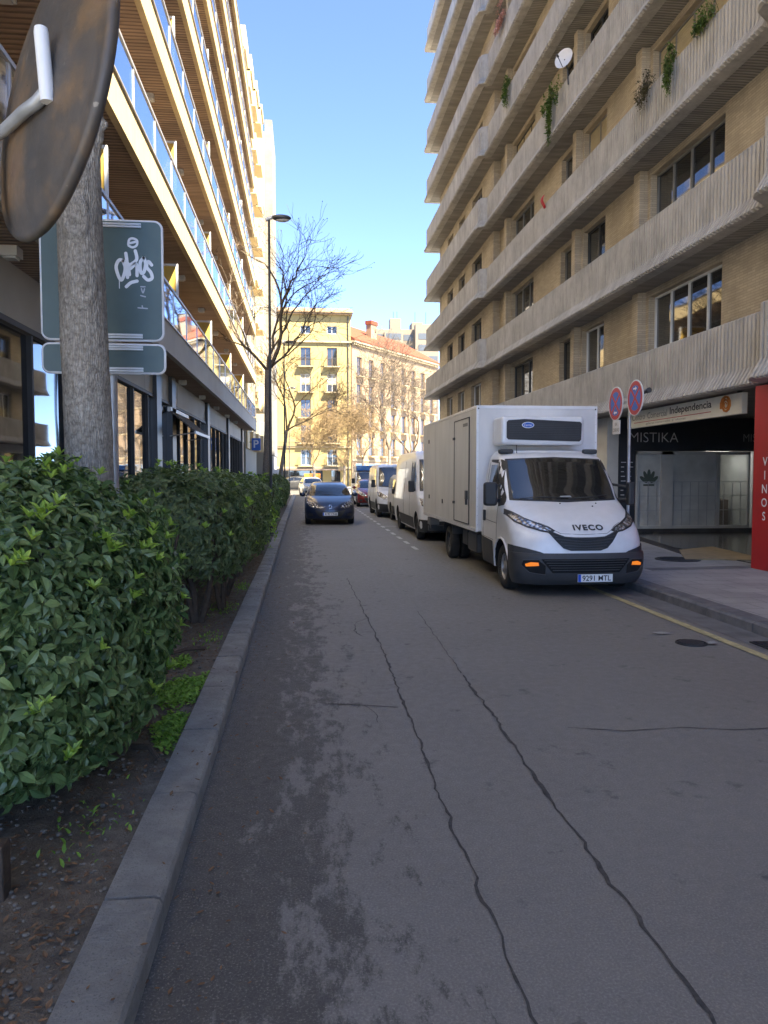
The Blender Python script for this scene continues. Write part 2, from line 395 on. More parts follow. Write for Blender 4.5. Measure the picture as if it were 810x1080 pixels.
# ------------------------------------------------------------------ camera, sky, sun
cam = bpy.data.cameras.new('camera'); co = bpy.data.objects.new('camera', cam); COL.objects.link(co)
YAW, PITCH = R(6.1278), R(2.9338)
co.location = (0, 0, 1.8); co.rotation_euler = (math.pi/2-PITCH, 0, -YAW)
cam.sensor_fit = 'HORIZONTAL'; cam.sensor_width = 36; cam.lens = 36*800/810; cam.clip_start = .05; cam.clip_end = 3000
scn.camera = co
SUN_EL, SUN_OFF = R(55), R(40)
sd = Vector((math.sin(SUN_OFF)*math.cos(SUN_EL), -math.cos(SUN_OFF)*math.cos(SUN_EL), math.sin(SUN_EL)))
w = bpy.data.worlds.new('World'); scn.world = w; w.use_nodes = True
wt = w.node_tree; wt.nodes.clear()
sky = wt.nodes.new('ShaderNodeTexSky'); sky.sky_type = 'NISHITA'; sky.sun_disc = False
sky.sun_elevation = SUN_EL; sky.sun_rotation = math.pi-SUN_OFF; sky.air_density = .28; sky.dust_density = .1; sky.ozone_density = 1.8; sky.altitude = 200
bg = wt.nodes.new('ShaderNodeBackground'); bg.inputs[1].default_value = .128
wo = wt.nodes.new('ShaderNodeOutputWorld'); wt.links.new(sky.outputs[0], bg.inputs[0]); wt.links.new(bg.outputs[0], wo.inputs[0])
sl = bpy.data.lights.new('sun', 'SUN'); sl.energy = 4.8; sl.angle = R(.5); sl.color = (1, .87, .66)
so = bpy.data.objects.new('sun', sl); COL.objects.link(so); so.rotation_euler = (-sd).to_track_quat('-Z', 'Y').to_euler(); so.location = (20, -60, 60)
scn.view_settings.view_transform = 'Standard'; scn.view_settings.look = 'None'; scn.view_settings.gamma = 1
scn.view_settings.exposure = 3.05; scn.cycles.diffuse_bounces = 8; scn.cycles.max_bounces = 14; scn.cycles.transparent_max_bounces = 16; scn.view_settings.use_curve_mapping = False

# ------------------------------------------------------------------ ground
def struct(name, b, mat, **k): return tag(b.build(name, mat, **k), kind='structure')
struct('ground', MB().quad((-700, -300, -.03), (700, -300, -.03), (700, 1200, -.03), (-700, 1200, -.03)), 'paving')
rd = MB(); rd.quad((-.56, -30, 0), (5.4, -30, 0), (5.4, 62, 0), (-.56, 62, 0)); rd.quad((-60, 62, 0), (90, 62, 0), (90, 86, 0), (-60, 86, 0))
struct('road', rd, 'asphalt')
struct('far_pavement', MB().box(-60, 6, 86, 96, -.02, .12).box(6, 60, 86, 93.5, -.02, .12), 'paving')
struct('gutter', MB().quad((4.66, -20, .004), (5.04, -20, .004), (5.04, 47, .004), (4.66, 47, .004)), 'gutter')
struct('yellow_edge_line', MB().quad((4.43, -12, .008), (4.54, -12, .008), (4.54, 19, .008), (4.43, 19, .008)), 'yellow_line')
b = MB()
for i in range(16):
    y = 17.6+i*1.45; b.quad((2.62, y, .006), (2.72, y, .006), (2.72, y+.75, .006), (2.62, y+.75, .006))
for y in (25.4, 31.0, 37.0, 43): b.quad((2.62, y, .007), (3.3, y, .007), (3.3, y+.1, .007), (2.62, y+.1, .007))
struct('parking_bay_marking', b, 'white_line')
b = MB()   # left kerb, stone by stone
y = -6.0; rr = random.Random(3)
while y < 60:
    l = 1.0; dx = rr.uniform(-.004, .004); dz = rr.uniform(-.003, .003)
    x0, x1, z1 = -.785+dx, -.56+dx, .125+dz; g = .011
    b.prism([(x0, -.05), (x1, -.05), (x1, z1-.03), (x1-.012, z1-.008), (x1-.035, z1), (x0, z1)], y+g, y+l-g, 'Y'); y += l
tag(b.build('left_kerb', 'kerb_concrete', bevel=0), kind='structure')
b = MB(); y = -20.0
while y < 47:
    b.prism([(5.04+.0, -.05), (5.05, .10), (5.08, .125), (5.32, .128), (5.32, -.05)], y+.005, y+.995, 'Y'); y += 1.0
struct('right_kerb', b, 'granite')
struct('planting_strip', MB().box(-2.6, -.79, -6, 60, -.02, .085), 'soil')
# gently uneven soil surface on top of the strip
b = MB(); nx, ny = 14, 240; vs = []
for j in range(ny+1):
    for i in range(nx+1):
        x = -2.6+1.81*i/nx; yy = -2+32*j/ny
        vs.append((x, yy, .092+.022*noise.noise(Vector((x*3, yy*3, 0)))+.01*noise.noise(Vector((x*14, yy*14, 2)))))
b.add(vs, [(j*(nx+1)+i, j*(nx+1)+i+1, (j+1)*(nx+1)+i+1, (j+1)*(nx+1)+i) for j in range(ny) for i in range(nx)])
struct('soil_surface', b, 'soil', smooth=True)
struct('left_pavement', MB().box(-30, -2.62, -12, 60, -.02, .12), 'paving')
struct('right_pavement', MB().box(5.325, 30, -30, 48, -.02, .12), 'paving')
struct('porch_floor', MB().box(8.3, 13.0, 13.0, 20.35, .119, .135), 'porch_tile')
struct('tan_threshold', MB().prism([(7.35, 13.9), (8.9, 13.6), (9.2, 16.2), (8.1, 15.6)], .121, .145, 'Z'), 'tan')
struct('trench_drain', MB().prism([(7.75, 14.6), (8.0, 14.6), (8.9, 19.6), (8.62, 19.6)], .121, .14, 'Z'), 'iron')
struct('pavement_seam', MB().prism([(6.0, 12.45), (8.3, 12.6), (8.3, 12.95), (6.0, 12.75)], .121, .125, 'Z'), 'gutter')

def crack(name, pts, wd, seed, mat='ink', z=.004, br=.5):
    rr = random.Random(seed); b = MB(); P = []
    for (x0, y0), (x1, y1) in zip(pts, pts[1:]):
        n = max(2, int(math.hypot(x1-x0, y1-y0)/.06))
        for i in range(n):
            t = i/n; P.append((x0+(x1-x0)*t+.022*noise.noise(Vector((x0+t*3, y0+t*9, seed)))+rr.uniform(-.008, .008), y0+(y1-y0)*t))
    L_, Rr = [], []
    for i, (x, y) in enumerate(P):
        q = P[min(i+1, len(P)-1)]; p = P[max(i-1, 0)]; dx, dy = q[0]-p[0], q[1]-p[1]; l = math.hypot(dx, dy) or 1
        ww = wd*(.35+1.1*abs(noise.noise(Vector((x*4, y*2.5, seed)))))*rr.uniform(.6, 1.3)
        L_.append((x-dy/l*ww, y+dx/l*ww, z)); Rr.append((x+dy/l*ww, y-dx/l*ww, z))
    n = len(P); b.add(L_+Rr, [(i, i+1, n+i+1, n+i) for i in range(n-1)])
    return tag(b.build(name, mat), kind='structure')
M['tar'] = simple('crack_fill', (.055, .054, .052), .85, vary=.5, scale=30)
M['dust'] = simple('dusty_fill', (.22, .22, .21), .9, vary=.3, scale=20)
crack('road_crack', [(.88, 23.6), (.74, 15.4), (.75, 12.9)], .016, 1, 'dust')
crack('road_crack', [(.75, 12.9), (.78, 10.1), (.80, 7.4), (.78, 5.73), (.76, 4.42), (.75, 3.16), (.76, 1.5)], .013, 2, 'tar')
crack('road_crack', [(.79, 9.3), (.62, 9.0), (.58, 8.5), (.66, 8.2)], .008, 12, 'tar')
crack('road_crack', [(1.61, 19.6), (1.57, 14.1), (1.48, 9.7)], .016, 5, 'dust')
crack('road_crack', [(1.48, 9.7), (1.41, 6.57)], .007, 6, 'tar')
crack('road_crack', [(1.41, 6.57), (1.40, 5.43), (1.36, 4.36), (1.34, 3.17), (1.33, 1.5)], .017, 7, 'tar')
crack('road_crack', [(1.86, 5.11), (2.24, 5.0), (2.66, 5.03), (3.0, 4.94), (3.9, 4.97), (4.6, 4.9)], .008, 3, 'tar')
crack('road_crack', [(.10, 5.90), (.18, 5.86), (.47, 5.78), (.79, 5.68)], .009, 4, 'tar')
crack('road_crack', [(.47, 5.78), (.55, 5.5), (.5, 5.3)], .006, 14, 'tar')
crack('road_crack', [(2.9, 8.2), (3.3, 8.26), (3.7, 8.2)], .005, 15, 'tar')
# patched strip: slightly different asphalt laid over a trench, with its own edges
def cover(name, x, y, z, r, label, sx=1):
    b = MB(); b.lathe([(0.001, .012), (r*.86, .012), (r*.88, .004), (r*.91, .004), (r*.93, .014), (r, .014), (r, -.01)], (x, y, z), n=36)
    for i in range(-4, 5):
        h = math.sqrt(max(0, (r*.8)**2-(i*r*.18)**2)); b.box(x-h, x+h, y+i*r*.18-.012, y+i*r*.18+.012, z+.012, z+.017)
    return tag(b.build(name, 'iron'), label, 'manhole cover')
cover('manhole_cover', 7.25, 14.0, .12, .42, 'round dark iron manhole cover set in the pale pavement in front of the shop porch')
cover('manhole_cover', 4.08, 7.55, 0, .16, 'small worn round iron cover in the asphalt beside the yellow line')
b = MB()
b.box(4.7, 5.0, 7.0, 7.5, .004, .02)
for i in range(9): b.box(4.72, 4.98, 7.02+i*.052, 7.045+i*.052, .02, .03)
tag(b.build('drain_grate', 'iron'), 'rectangular iron gully grate in the gutter against the right kerb', 'drain grate')
def litter(loc, rz, sc, label):
    b = MB(Matrix.Translation(loc) @ Matrix.Rotation(rz, 4, 'Z') @ Matrix.Scale(sc, 4)); vs = []
    for j in range(5):
        for i in range(7): vs.append((i*.04-.12+.01*noise.noise(Vector((j, i, 1))), j*.04-.08, .012+.022*abs(noise.noise(Vector((i*.6, j*.7, rz))))))
    b.add(vs, [(j*7+i, j*7+i+1, (j+1)*7+i+1, (j+1)*7+i) for j in range(4) for i in range(6) if (i, j) not in ((0, 0), (5, 3))])
    tag(b.build('crumpled_paper', 'paper', smooth=True), label, 'litter')
litter((4.0, 8.05, 0), .3, .7, 'pale scrap of crumpled paper on the asphalt above the small iron cover')
litter((4.28, 7.5, .01), 1.2, .55, 'thin white paper scrap lying on the small iron cover by the yellow line')

# ------------------------------------------------------------------ generic window
M['lit_pane'] = simple('lit_interior_pane', (.62, .63, .61), .25, vary=.25, scale=.9)  # pale opaque pane colour stands in for the lit shop interior
M['tube_light'] = simple('tube_light', (.8, .8, .8), .4, vary=0, emit=((1, .98, .95), 6))
def window(parent, o, right, w_, h_, nv=1, nh=0, frame='dark_metal', pane='pane_dark', fw=.05, depth=.08, blind=0, name='window'):
    """o = lower-left corner seen from outside"""
    m = frame_mtx(o, right, (0, 0, 1)); b = MB(m)
    b.box(0, w_, 0, fw, -depth, 0); b.box(0, w_, h_-fw, h_, -depth, 0); b.box(0, fw, fw, h_-fw, -depth, 0); b.box(w_-fw, w_, fw, h_-fw, -depth, 0)
    for i in range(1, nv): b.box(w_*i/nv-fw*.5, w_*i/nv+fw*.5, fw, h_-fw, -depth, -.003)
    for i in range(1, nh): b.box(fw, w_-fw, h_*i/nh-fw*.4, h_*i/nh+fw*.4, -depth, -.006)
    f = b.build(name, frame, parent)
    p = MB(m); p.box(fw*.5, w_-fw*.5, fw*.5, h_-fw*.5, -depth*.7, -depth*.55); p.build('pane', pane, f)
    if blind:
        q = MB(m); n = max(2, int(h_*blind/.07))
        for i in range(n):
            z = h_-fw-(i+1)*h_*blind/n; q.box(fw, w_-fw, z+.004, z+h_*blind/n-.006, -depth*.5, -depth*.3)
        q.build('blind', 'blind', f)
    return f

# ------------------------------------------------------------------ right apartment building
FH = 3.0; ZB = 3.35; NF = 9
rb = empty('apartment_building', (8.65, 20, 0), label='brick apartment building on the right with rows of ribbed concrete balcony parapets above the shops', cat='building')
Pinv = Matrix.Translation((-8.65, -20, 0))
def RB(): return MB(Pinv)
def parapet_mesh(path, z_h=1.28):
    """path: list of (x, y, ribs?) per segment start, ribs tells whether the segment is ribbed; outward is the left hand side (-X for +Y travel)"""
    cols = []
    nseg = len(path)-1; nrm = []
    for i in range(nseg):
        d = Vector((path[i+1][0]-path[i][0], path[i+1][1]-path[i][1])); d.normalize(); nrm.append(Vector((-d.y, d.x)))
    for i in range(nseg):
        a = Vector(path[i][:2]); c = Vector(path[i+1][:2]); n0 = nrm[i]
        def mit(j):
            if j == 0 or j == nseg: return nrm[min(j, nseg-1)].copy()
            s = nrm[j-1]+nrm[j]; s.normalize(); return s/max(.35, s.dot(nrm[j]))
        l = (c-a).length
        cols.append((a, mit(i), 0))
        if path[i][2]:
            pit = .125; k = int((l-.12)/pit); off = (l-k*pit)/2
            for q in range(k):
                for (t, h) in ((0, 0), (.040, 0), (.046, .075), (.119, .075)):
                    cols.append((a+(c-a)*((off+q*pit+t)/l), n0, h))
    cols.append((Vector(path[-1][:2]), nrm[-1].copy(), 0))
    prof = [(-.12, z_h, 0), (0, z_h, .5), (0, z_h-.03, 1), (0, .34, 1), (.02, .29, 1), (.155, .06, 1), (.165, .03, .9), (.15, .0, .3), (-.12, 0, 0)]
    vs = []
    for (p, n, h) in cols:
        for (o, z, k) in prof:
            q = p+n*(o+h*k); vs.append((q.x, q.y, z))
    m = len(prof)
    fs = [(i*m+j, (i+1)*m+j, (i+1)*m+(j+1) % m, i*m+(j+1) % m) for i in range(len(cols)-1) for j in range(m)]
    fs += [list(range(m))[::-1], list(range((len(cols)-1)*m, len(cols)*m))]
    return vs, fs
XP0, XP1, XP2 = 7.62, 8.02, 7.70
YA, YB, YC = 12.05, 32.55, 46.8
pathN = [(XP0, -12, False), (XP0, 5, True), (XP0, YA, False), (XP1, YA+.3, False)]
path1 = [(XP1, YA+.305, True), (XP1, YB, False), (XP1-.01, YB+.004, False)]
path2 = [(XP1, YB+.01, False), (XP2, YB+.16, True), (XP2, YC, False), (XP2+1.0, YC, False)]
pars = []
for k in range(NF):
    zb = ZB+FH*k
    if k == 0:
        for pth in (pathN, path1, path2):
            vs, fs = parapet_mesh(pth); b = RB(); b.add(vs, fs); o = b.build('balcony_parapet', 'board_concrete', rb); o.location = (0, 0, zb); pars.append(o)
    else:
        for o in pars[:3]: link_copy(o, rb, (0, 0, zb))
    # slab with ribbed soffit; the slab bottom sits 20 mm above the parapet edge
b = RB(); b.prism([(XP0+.1, -12), (XP0+.1, YA+.05), (XP1+.1, YA+.38), (XP1+.1, YB+.06), (XP2+.1, YB+.38), (XP2+.1, YC-.1), (13, YC-.1), (13, -12)], .02, .2, 'Z')
sl0 = b.build('balcony_slab', 'soffit_ribs', rb); sl0.location = (0, 0, ZB)
for k in range(1, NF+1): link_copy(sl0, rb, (0, 0, ZB+FH*k))
# walls: openings list per section (y0, y1, sill, kind)
WX1, WX2 = 8.66, 8.36
op1 = [(15.1, 18.45, 4), (21.3, 23.05, 2), (23.55, 25.1, 1), (28.1, 31.1, 3)]
op0 = [(2.0, 5.2, 3), (8.0, 10.5, 2)]
op2 = [(35.2, 37.3, 2), (38.9, 40.5, 2), (42.0, 43.6, 2)]
wall = RB(); pil = RB()
z0, zt = .2, FH+.02
def wall_strip(b, X, ya, yb, ops, z_lo, z_hi, th=.35):
    y = ya
    for (a, c, _) in ops:
        b.box(X, X+th, y, a, z_lo, z_hi); y = c
    b.box(X, X+th, y, yb, z_lo, z_hi)
wall_strip(wall, WX1, -12, YB+.5, op0+op1, z0, zt)
for (a, c, _) in op0+op1: wall.box(WX1+.02, WX1+.33, a, c, 2.85, zt)
wall_strip(wall, WX2, YB+.5, YC-.7, op2, z0, zt)
for (a, c, _) in op2: wall.box(WX2+.02, WX2+.33, a, c, 2.75, zt)
wall.box(WX2+.35, 12.9, YC-1.05, YC-.7, z0, zt)
for a, c in ((18.6, 18.95), (23.15, 23.45), (31.2, 31.55)): wall.box(WX1-.22, WX1+.0, a, c, z0, zt-.02)
w0 = wall.build('wall', 'brick', rb); w0.location = (0, 0, ZB)
for k in range(1, NF): link_copy(w0, rb, (0, 0, ZB+FH*k))
rr = random.Random(11)
protos = {}
for k in range(NF):
    for X, ops in ((WX1, op1), (WX2, op2)):
        for (a, c, nv) in ops:
            bl = 0; zt_ = 2.85 if X == WX1 else 2.75
            u = rr.random()
            if k >= 2 and u < .45: bl = rr.choice((.35, .6, .95))
            if k == 3 and nv == 4: bl = .97
            if k == 4 and nv == 4: bl = .97
            if k in (0, 1) and nv == 4: bl = 0
            fr = 'dark_metal' if (nv != 4 and rr.random() < .6) else 'grey_panel'
            if k == 0: fr = 'white_metal' if nv in (2, 4) else fr
            key = (X, a, bl, fr)
            if key in protos:
                f = copy_tree(protos[key], rb); f.location = (0, 0, FH*(k)+0)
            else:
                f = window(rb, (X+.16-8.65, c-20, ZB+.62), (0, -1, 0), c-a, zt_-.62, nv, 0, fr, blind=bl)
                protos[key] = f; f.location = (0, 0, FH*k)
# back, roof and the ground floor
b = RB(); b.box(12.95, 22, -12, YC-1.0, .12, ZB+FH*NF+.4); b.box(WX1, 12.9, -12, YC-1.1, ZB+FH*NF+.25, ZB+FH*NF+.6)
b.build('rear_block', 'grey_panel', rb)
b = RB(); b.box(8.42, 8.75, 20.36, 21.2, .12, 3.34); b.box(8.45, 8.8, 24, 46, .12, .9); b.box(8.45, 8.8, 24, 46, 2.9, 3.34); b.box(8.3, 8.6, 21.3, 23.2, .12, 3.34)
b.box(8.45, 12.9, 46.0, 46.2, .12, 3.34)
b.build('ground_floor_front', 'int_white', rb)
for y in (26, 30, 34, 38, 42, 45): RB().box(8.4, 8.85, y, y+.6, .9, 2.9).build('pier', 'int_white', rb)
RB().box(8.7, 8.74, 24, 45.9, .9, 2.9).build('shop_pane', 'shop_glass', rb)
RB().box(8.3, 13, -12, 12.7, .13, 3.34).build('ground_floor_wall', 'dark_panel', rb)
RB().box(13.02, 13.3, 12.7, 22, .13, 3.34).build('porch_side_wall', 'grey_panel', rb)

# shop at the back of the porch
sf = empty('shopfront', (10.5, 20.4, .12), label='white framed shopfront under a dark fascia at the back of the porch', cat='shopfront')
S = Matrix.Translation((-10.5, -20.4, -.12))
b = MB(S); b.box(8.78, 13, 20.4, 20.6, 2.42, 3.34); b.box(8.78, 9.26, 20.38, 20.55, .13, 2.42); b.build('fascia', 'dark_panel', sf)
b = MB(S)
for x0, x1 in ((9.27, 9.33), (10.02, 10.36), (11.66, 11.76), (12.6, 12.66)): b.box(x0, x1, 20.36, 20.48, .3, 2.41)
b.box(9.27, 12.66, 20.36, 20.48, 2.32, 2.41); b.box(9.27, 12.66, 20.36, 20.48, .24, .32)
b.build('frame', 'int_white', sf)
MB(S).box(8.78, 13, 20.3, 20.6, .13, .24).build('plinth', 'porch_tile', sf)
for x0, x1, mt in ((9.33, 10.02, 'lit_pane'), (10.36, 11.66, 'lit_pane'), (11.76, 12.6, 'clear_glass')): MB(S).box(x0, x1, 20.43, 20.44, .32, 2.32).build('pane', mt, sf)
MB(S).box(11.8, 12.5, 21.2, 21.26, 2.36, 2.4).build('ceiling_tube', 'tube_light', sf)
b = MB(S)
for i in range(13):
    x = 9.4+i*.25; b.box(x, x+.014, 20.405, 20.415, .32, 1.55)
for z in (.75, 1.15, 1.55): b.box(9.33, 12.6, 20.403, 20.417, z, z+.014)
b.build('security_grille', 'silver_ink', sf)
b = MB(S); b.box(8.8, 12.95, 22.6, 22.7, .2, 2.5); b.box(8.8, 8.9, 20.62, 22.6, .2, 2.5); b.box(12.9, 13, 20.62, 22.6, .2, 2.5); b.box(8.8, 13, 20.62, 22.7, 2.43, 2.5); b.box(8.8, 13, 20.62, 22.7, .14, .2)
b.build('interior_wall', 'int_white', sf)
b = MB(S); b.box(11.9, 12.5, 22.45, 22.58, 1.2, 2.2); b.box(12.1, 12.75, 21.6, 22.2, .2, 1.0); b.box(10.7, 11.3, 21.9, 22.3, .2, .95); b.box(11.7, 12.8, 22.0, 22.4, .95, 1.02); b.build('shop_furniture', 'dark_brown', sf)
b = MB(S)
for a in (-60, -30, 0, 30, 60):   # five-petalled etched emblem
    for sx in (1,):
        aa = R(a); cx, cz = 9.68+.0*math.sin(aa), 1.5
        pts = []
        for q in range(16):
            t = 2*math.pi*q/16; lx, lz = .055*math.sin(t), .24+.17*math.cos(t)
            pts.append((cx+lx*math.cos(aa)+lz*math.sin(aa)*.75, cz-lx*math.sin(aa)+lz*math.cos(aa)))
        yy = 20.422-.0012*abs(a)/30-(.0006 if a > 0 else 0)
        inner = [(cx+(px-cx)*1, pz) for px, pz in pts]
        b.add([(px, yy, pz) for px, pz in inner], [list(range(16))])
b.box(9.52, 9.84, 20.424, 20.426, 1.44, 1.49)
b.build('petal_emblem', 'logo_green', sf)
text('lettering', 'MISTIKA', 'white_ink', sf, frame_mtx((9.80-10.5, 20.395-20.4, 2.80-.12), (1, 0, 0), (0, 0, 1)), width=1.42, height=.27, bold=-.012, ext=.003)
text('lettering', 'MISTIKA', 'silver_ink', sf, frame_mtx((13.05-10.5-.1, 20.395-20.4, 2.80-.12), (1, 0, 0), (0, 0, 1)), width=1.0, height=.22, bold=-.012, ext=.003)
b = MB(S); rr = random.Random(4)
for i in range(9):
    for j in range(2):
        x = 8.84+j*.2; z = 1.05+i*.13; l = rr.uniform(.07, .16); b.box(x, x+l, 20.372, 20.379, z, z+.022)
b.build('door_notice_lines', 'white_ink', sf)
M['sign_pale'] = simple('sign_pale', (.74, .73, .66), .5, vary=.08)
cs = empty('shopping_centre_sign', (8.22, 16, 3.12), label='pale banner sign with bold Independencia lettering hanging under the lowest balcony', cat='sign')
b = MB(); b.box(0, .12, -2.45, 2.6, -.2, .2); b.build('board', 'sign_pale', cs, bevel=.008)
for y in (-2.3, 2.3): MB().box(.02, .10, y, y+.04, .2, .24).build('bracket', 'dark_metal', cs)
ff = lambda y, z: frame_mtx((-.001, y, z), (0, -1, 0), (0, 0, 1))
text('lettering', 'Independencia', 'ink', cs, ff(-.52, .055), width=1.75, height=.2, bold=.018)
text('lettering', 'Comercial', 'grey_ink', cs, ff(.98, .055), width=.98, height=.145)
text('lettering', 'Centro', 'grey_ink', cs, ff(1.95, .055), width=.7, height=.145)
text('lettering', 'galerias comerciales  y  oficinas', 'grey_ink', cs, ff(.6, -.14), width=1.9, height=.055)
MB().box(-.005, -.001, -1.38, 2.2, -.088, -.074).build('red_rule', 'sign_red', cs)
b = MB()   # ammonite spiral
sp = [(.03+.145*t/26)*1 for t in range(27)]
pts = [(-.012, -1.93-math.cos(t*.62)*sp[t], .01+math.sin(t*.62)*sp[t]) for t in range(27)]
b.tube(pts, [.008+.022*t/26 for t in range(27)], 6)

M['orange_sign'] = simple('orange_sign', (.5, .17, .03), .5, vary=.1); b.build('spiral_emblem', 'orange_sign', cs, smooth=True)
vp = empty('red_shop_wall', (7.9, 11.0, .12), label='red panelled pier at the right edge with white VINOS lettering', cat='shop wall')
b = MB(); b.box(0, .6, -2.6, 1.62, .0, 3.2); b.build('panel', 'red_wall', vp, bevel=.01)
MB().box(-.02, .62, -2.62, 1.0, -.002, .1).build('plinth', 'granite', vp)
for i, ch in enumerate('VINOS'):
    text('letter', ch, 'white_ink', vp, frame_mtx((-.002, 1.27, 2.0-i*.235-.12), (0, -1, 0), (0, 0, 1)), height=.15, bold=.012)
MB().box(.7, .74, -2.6, 1.7, 3.0, 3.04).build('trim', 'dark_metal', vp)
o = MB().box(8.24, 8.29, 21.6, 21.85, 2.45, 2.75); tag(o.build('notice_plate', 'orange_sign'), 'small orange and black notice on the white pier beside the truck box', 'notice')

# ------------------------------------------------------------------ left apartment building
lb = empty('balcony_building', (-3.6, 20, .12), label='tall left building with long cream balcony fascias, glass railings and dark glazed ground floor', cat='building')
LI = Matrix.Translation((3.6, -20, -.12))
def LB(): return MB(LI)
LX = -2.85; Y0, Y1 = -5.0, 48.3
LZ = [4.4, 7.35, 10.3, 13.3, 16.3, 19.3, 22.3]
rail_proto = post_proto = None; glass_all = 0
glass_p = None
for k, zb in enumerate(LZ):
    th = .64 if k else .62
    b = LB(); b.box(LX-.12, LX, Y0, Y1, zb, zb+th); b.box(LX-.115, LX-.02, Y1-.01, Y1+.0, zb, zb+th)
    y = Y0
    b.build('fascia', 'cream_fascia' if k else 'grey_fascia' if 'grey_fascia' in M else 'beige_panel', lb)
    LB().box(-12, LX-.125, Y0, Y1-.005, zb+.06, zb+.3).build('slab', 'soffit_wood', lb)
    LB().box(LX-.10, LX+.035, Y0, Y1+.03, zb+th+.002, zb+th+.03).build('coping', 'steel_rail', lb)
    if k < 6:
        b = LB(); zt = zb+th+.88
        b.box(LX-.09, LX-.03, Y0, Y1, zt, zt+.05)
        y = 2.3
        while y < Y1: b.box(LX-.085, LX-.04, y, y+.05, zb+th+.03, zt); y += 1.95
        rl = b.build('railing', 'steel_rail', lb)
        y = 2.35; rest = LB(); far = 0
        while y < Y1-1:
            if glass_all < 96 and (y > 6 and y < 40):
                if glass_p is None:
                    g = MB(); g.box(-.01, .0, .03, 1.87, .02, .84); glass_p = g.build('glass_panel', 'rail_glass', rl); glass_p.location = Vector(LI @ Vector((LX-.055, y, zb+th+.03)))
                else: link_copy(glass_p, rl, Vector(LI @ Vector((LX-.055, y, zb+th+.03))))
                glass_all += 1
            elif y > 6: rest.box(LX-.065, LX-.055, y+.03, y+1.87, zb+th+.05, zb+th+.87); far += 1
            y += 1.95
        if far: tag(rest.build('distant_glass_panels', 'rail_glass', rl), kind='stuff')
# facade wall behind balconies
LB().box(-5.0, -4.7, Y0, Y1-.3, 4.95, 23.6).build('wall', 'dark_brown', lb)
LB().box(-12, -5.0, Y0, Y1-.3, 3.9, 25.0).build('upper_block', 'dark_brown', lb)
LB().box(-11.9, -4.2, Y1-.28, Y1-.02, .12, 24.9).build('end_wall', 'cream_trim', lb)
b = LB(); b.box(-4.7, -4.3, 7.9, 8.35, 5.0, 7.34); b.build('white_pier', 'white_wall', lb)
dp = None
for k in range(1, 7):
    for j in range(12):
        yy = 8+j*3.4
        if dp is None:
            dp = window(lb, (-4.69+3.6, yy-20, 5.05-.12), (0, 1, 0), 2.2, 2.1, 2, 0, 'alu', name='sliding_door', depth=.01)
        else:
            q = copy_tree(dp, lb); q.location = (0, yy-8, LZ[k-1]-4.4)
# yellow partition screens and soffit lamps
sc0 = None
for k in range(0, 6):
    for yy in (12.6, 19.4, 26.4, 33.4, 40.4):
        loc = Vector((.6, yy-20, LZ[k]-LZ[0]))
        if sc0 is None:
            b = MB(LI); z = LZ[0]+.64
            b.box(-4.6, -3.02, 19.97, 20.03, z, z+.05); b.box(-4.6, -3.02, 19.97, 20.03, z+1.85, z+1.9); b.box(-3.07, -3.02, 19.97, 20.03, z+.05, z+1.85); b.box(-4.6, -4.55, 19.97, 20.03, z+.05, z+1.85)
            sc0 = b.build('partition_screen', 'white_metal', lb); q = MB(LI); q.box(-4.54, -3.08, 19.985, 20.015, z+.06, z+1.84); q.build('infill', 'yellow_screen', sc0)
            sc0.location = (0, loc.y, loc.z); s_ = sc0
        else: s_ = copy_tree(sc0, lb); s_.location = (0, loc.y, loc.z)
lp0 = None
for k in range(0, 6):
    for j in range(8):
        yy = 9.5+j*4.3
        if lp0 is None:
            b = MB(LI); b.box(-3.5, -3.3, 9.4, 9.6, LZ[0]-.06, LZ[0]+.055); lp0 = b.build('soffit_lamp', 'lamp_white', lb); q = lp0
            b = MB(LI); b.box(-3.47, -3.33, 9.43, 9.57, LZ[0]-.085, LZ[0]-.062); b.build('diffuser', 'int_white', lp0)
        else: q = copy_tree(lp0, lb)
        q.location = (0, yy-9.5, LZ[k]-LZ[0])
# ground floor: fascia panels, columns, glazing
b = LB(); y = 2.0
while y < 47.5: b.box(-3.66, -3.6, y+.01, y+2.3-.01, 3.72, 4.42); y += 2.3
b.build('shop_fascia', 'beige_panel', lb)
for y in (6.0, 12.9, 19.0, 21.2, 29, 37, 45.5): LB().box(-3.95, -3.5, y, y+.62, .13, 4.42).build('column', 'dark_panel', lb)
b = LB(); b.box(-3.72, -3.56, 2, 47.6, .13, .35); b.box(-3.72, -3.57, 2, 47.6, 3.64, 3.715); pass
for i in range(29):
    y = 3.0+i*1.53; b.box(-3.7, -3.58, y, y+.06, .36, 3.63)
b.build('glazing_frame', 'black_plastic', lb)
LB().box(-3.66, -3.65, 2, 47.6, .36, 3.63).build('shop_pane', 'shop_glass', lb)
LB().box(-11.5, -4.3, 2, 47.6, .13, .2).build('shop_floor', 'grey_panel', lb)
LB().box(-3.95, -3.70, 18.2, 19, 3.1, 4.2).build('ventilation_grille', 'mesh_grille', lb)
aw = empty('awning', (-3.56, 22, 3.5), label='dark striped roller awning folded out over the glazed ground floor on the left', cat='awning')
b = MB(); n = 16
for i in range(n):
    t0, t1 = i/n, (i+1)/n; b.box(.02+t0*.66, .02+t1*.66+.002, -1.0, 2.1, -.02-.55*t1-.01+(.008 if i % 2 else 0), -.02-.55*t0+(.008 if i % 2 else 0))
b.build('canvas', 'awning', aw); MB().box(-.03, .06, -1.05, 2.15, -.04, .08).build('cassette', 'steel_rail', aw)
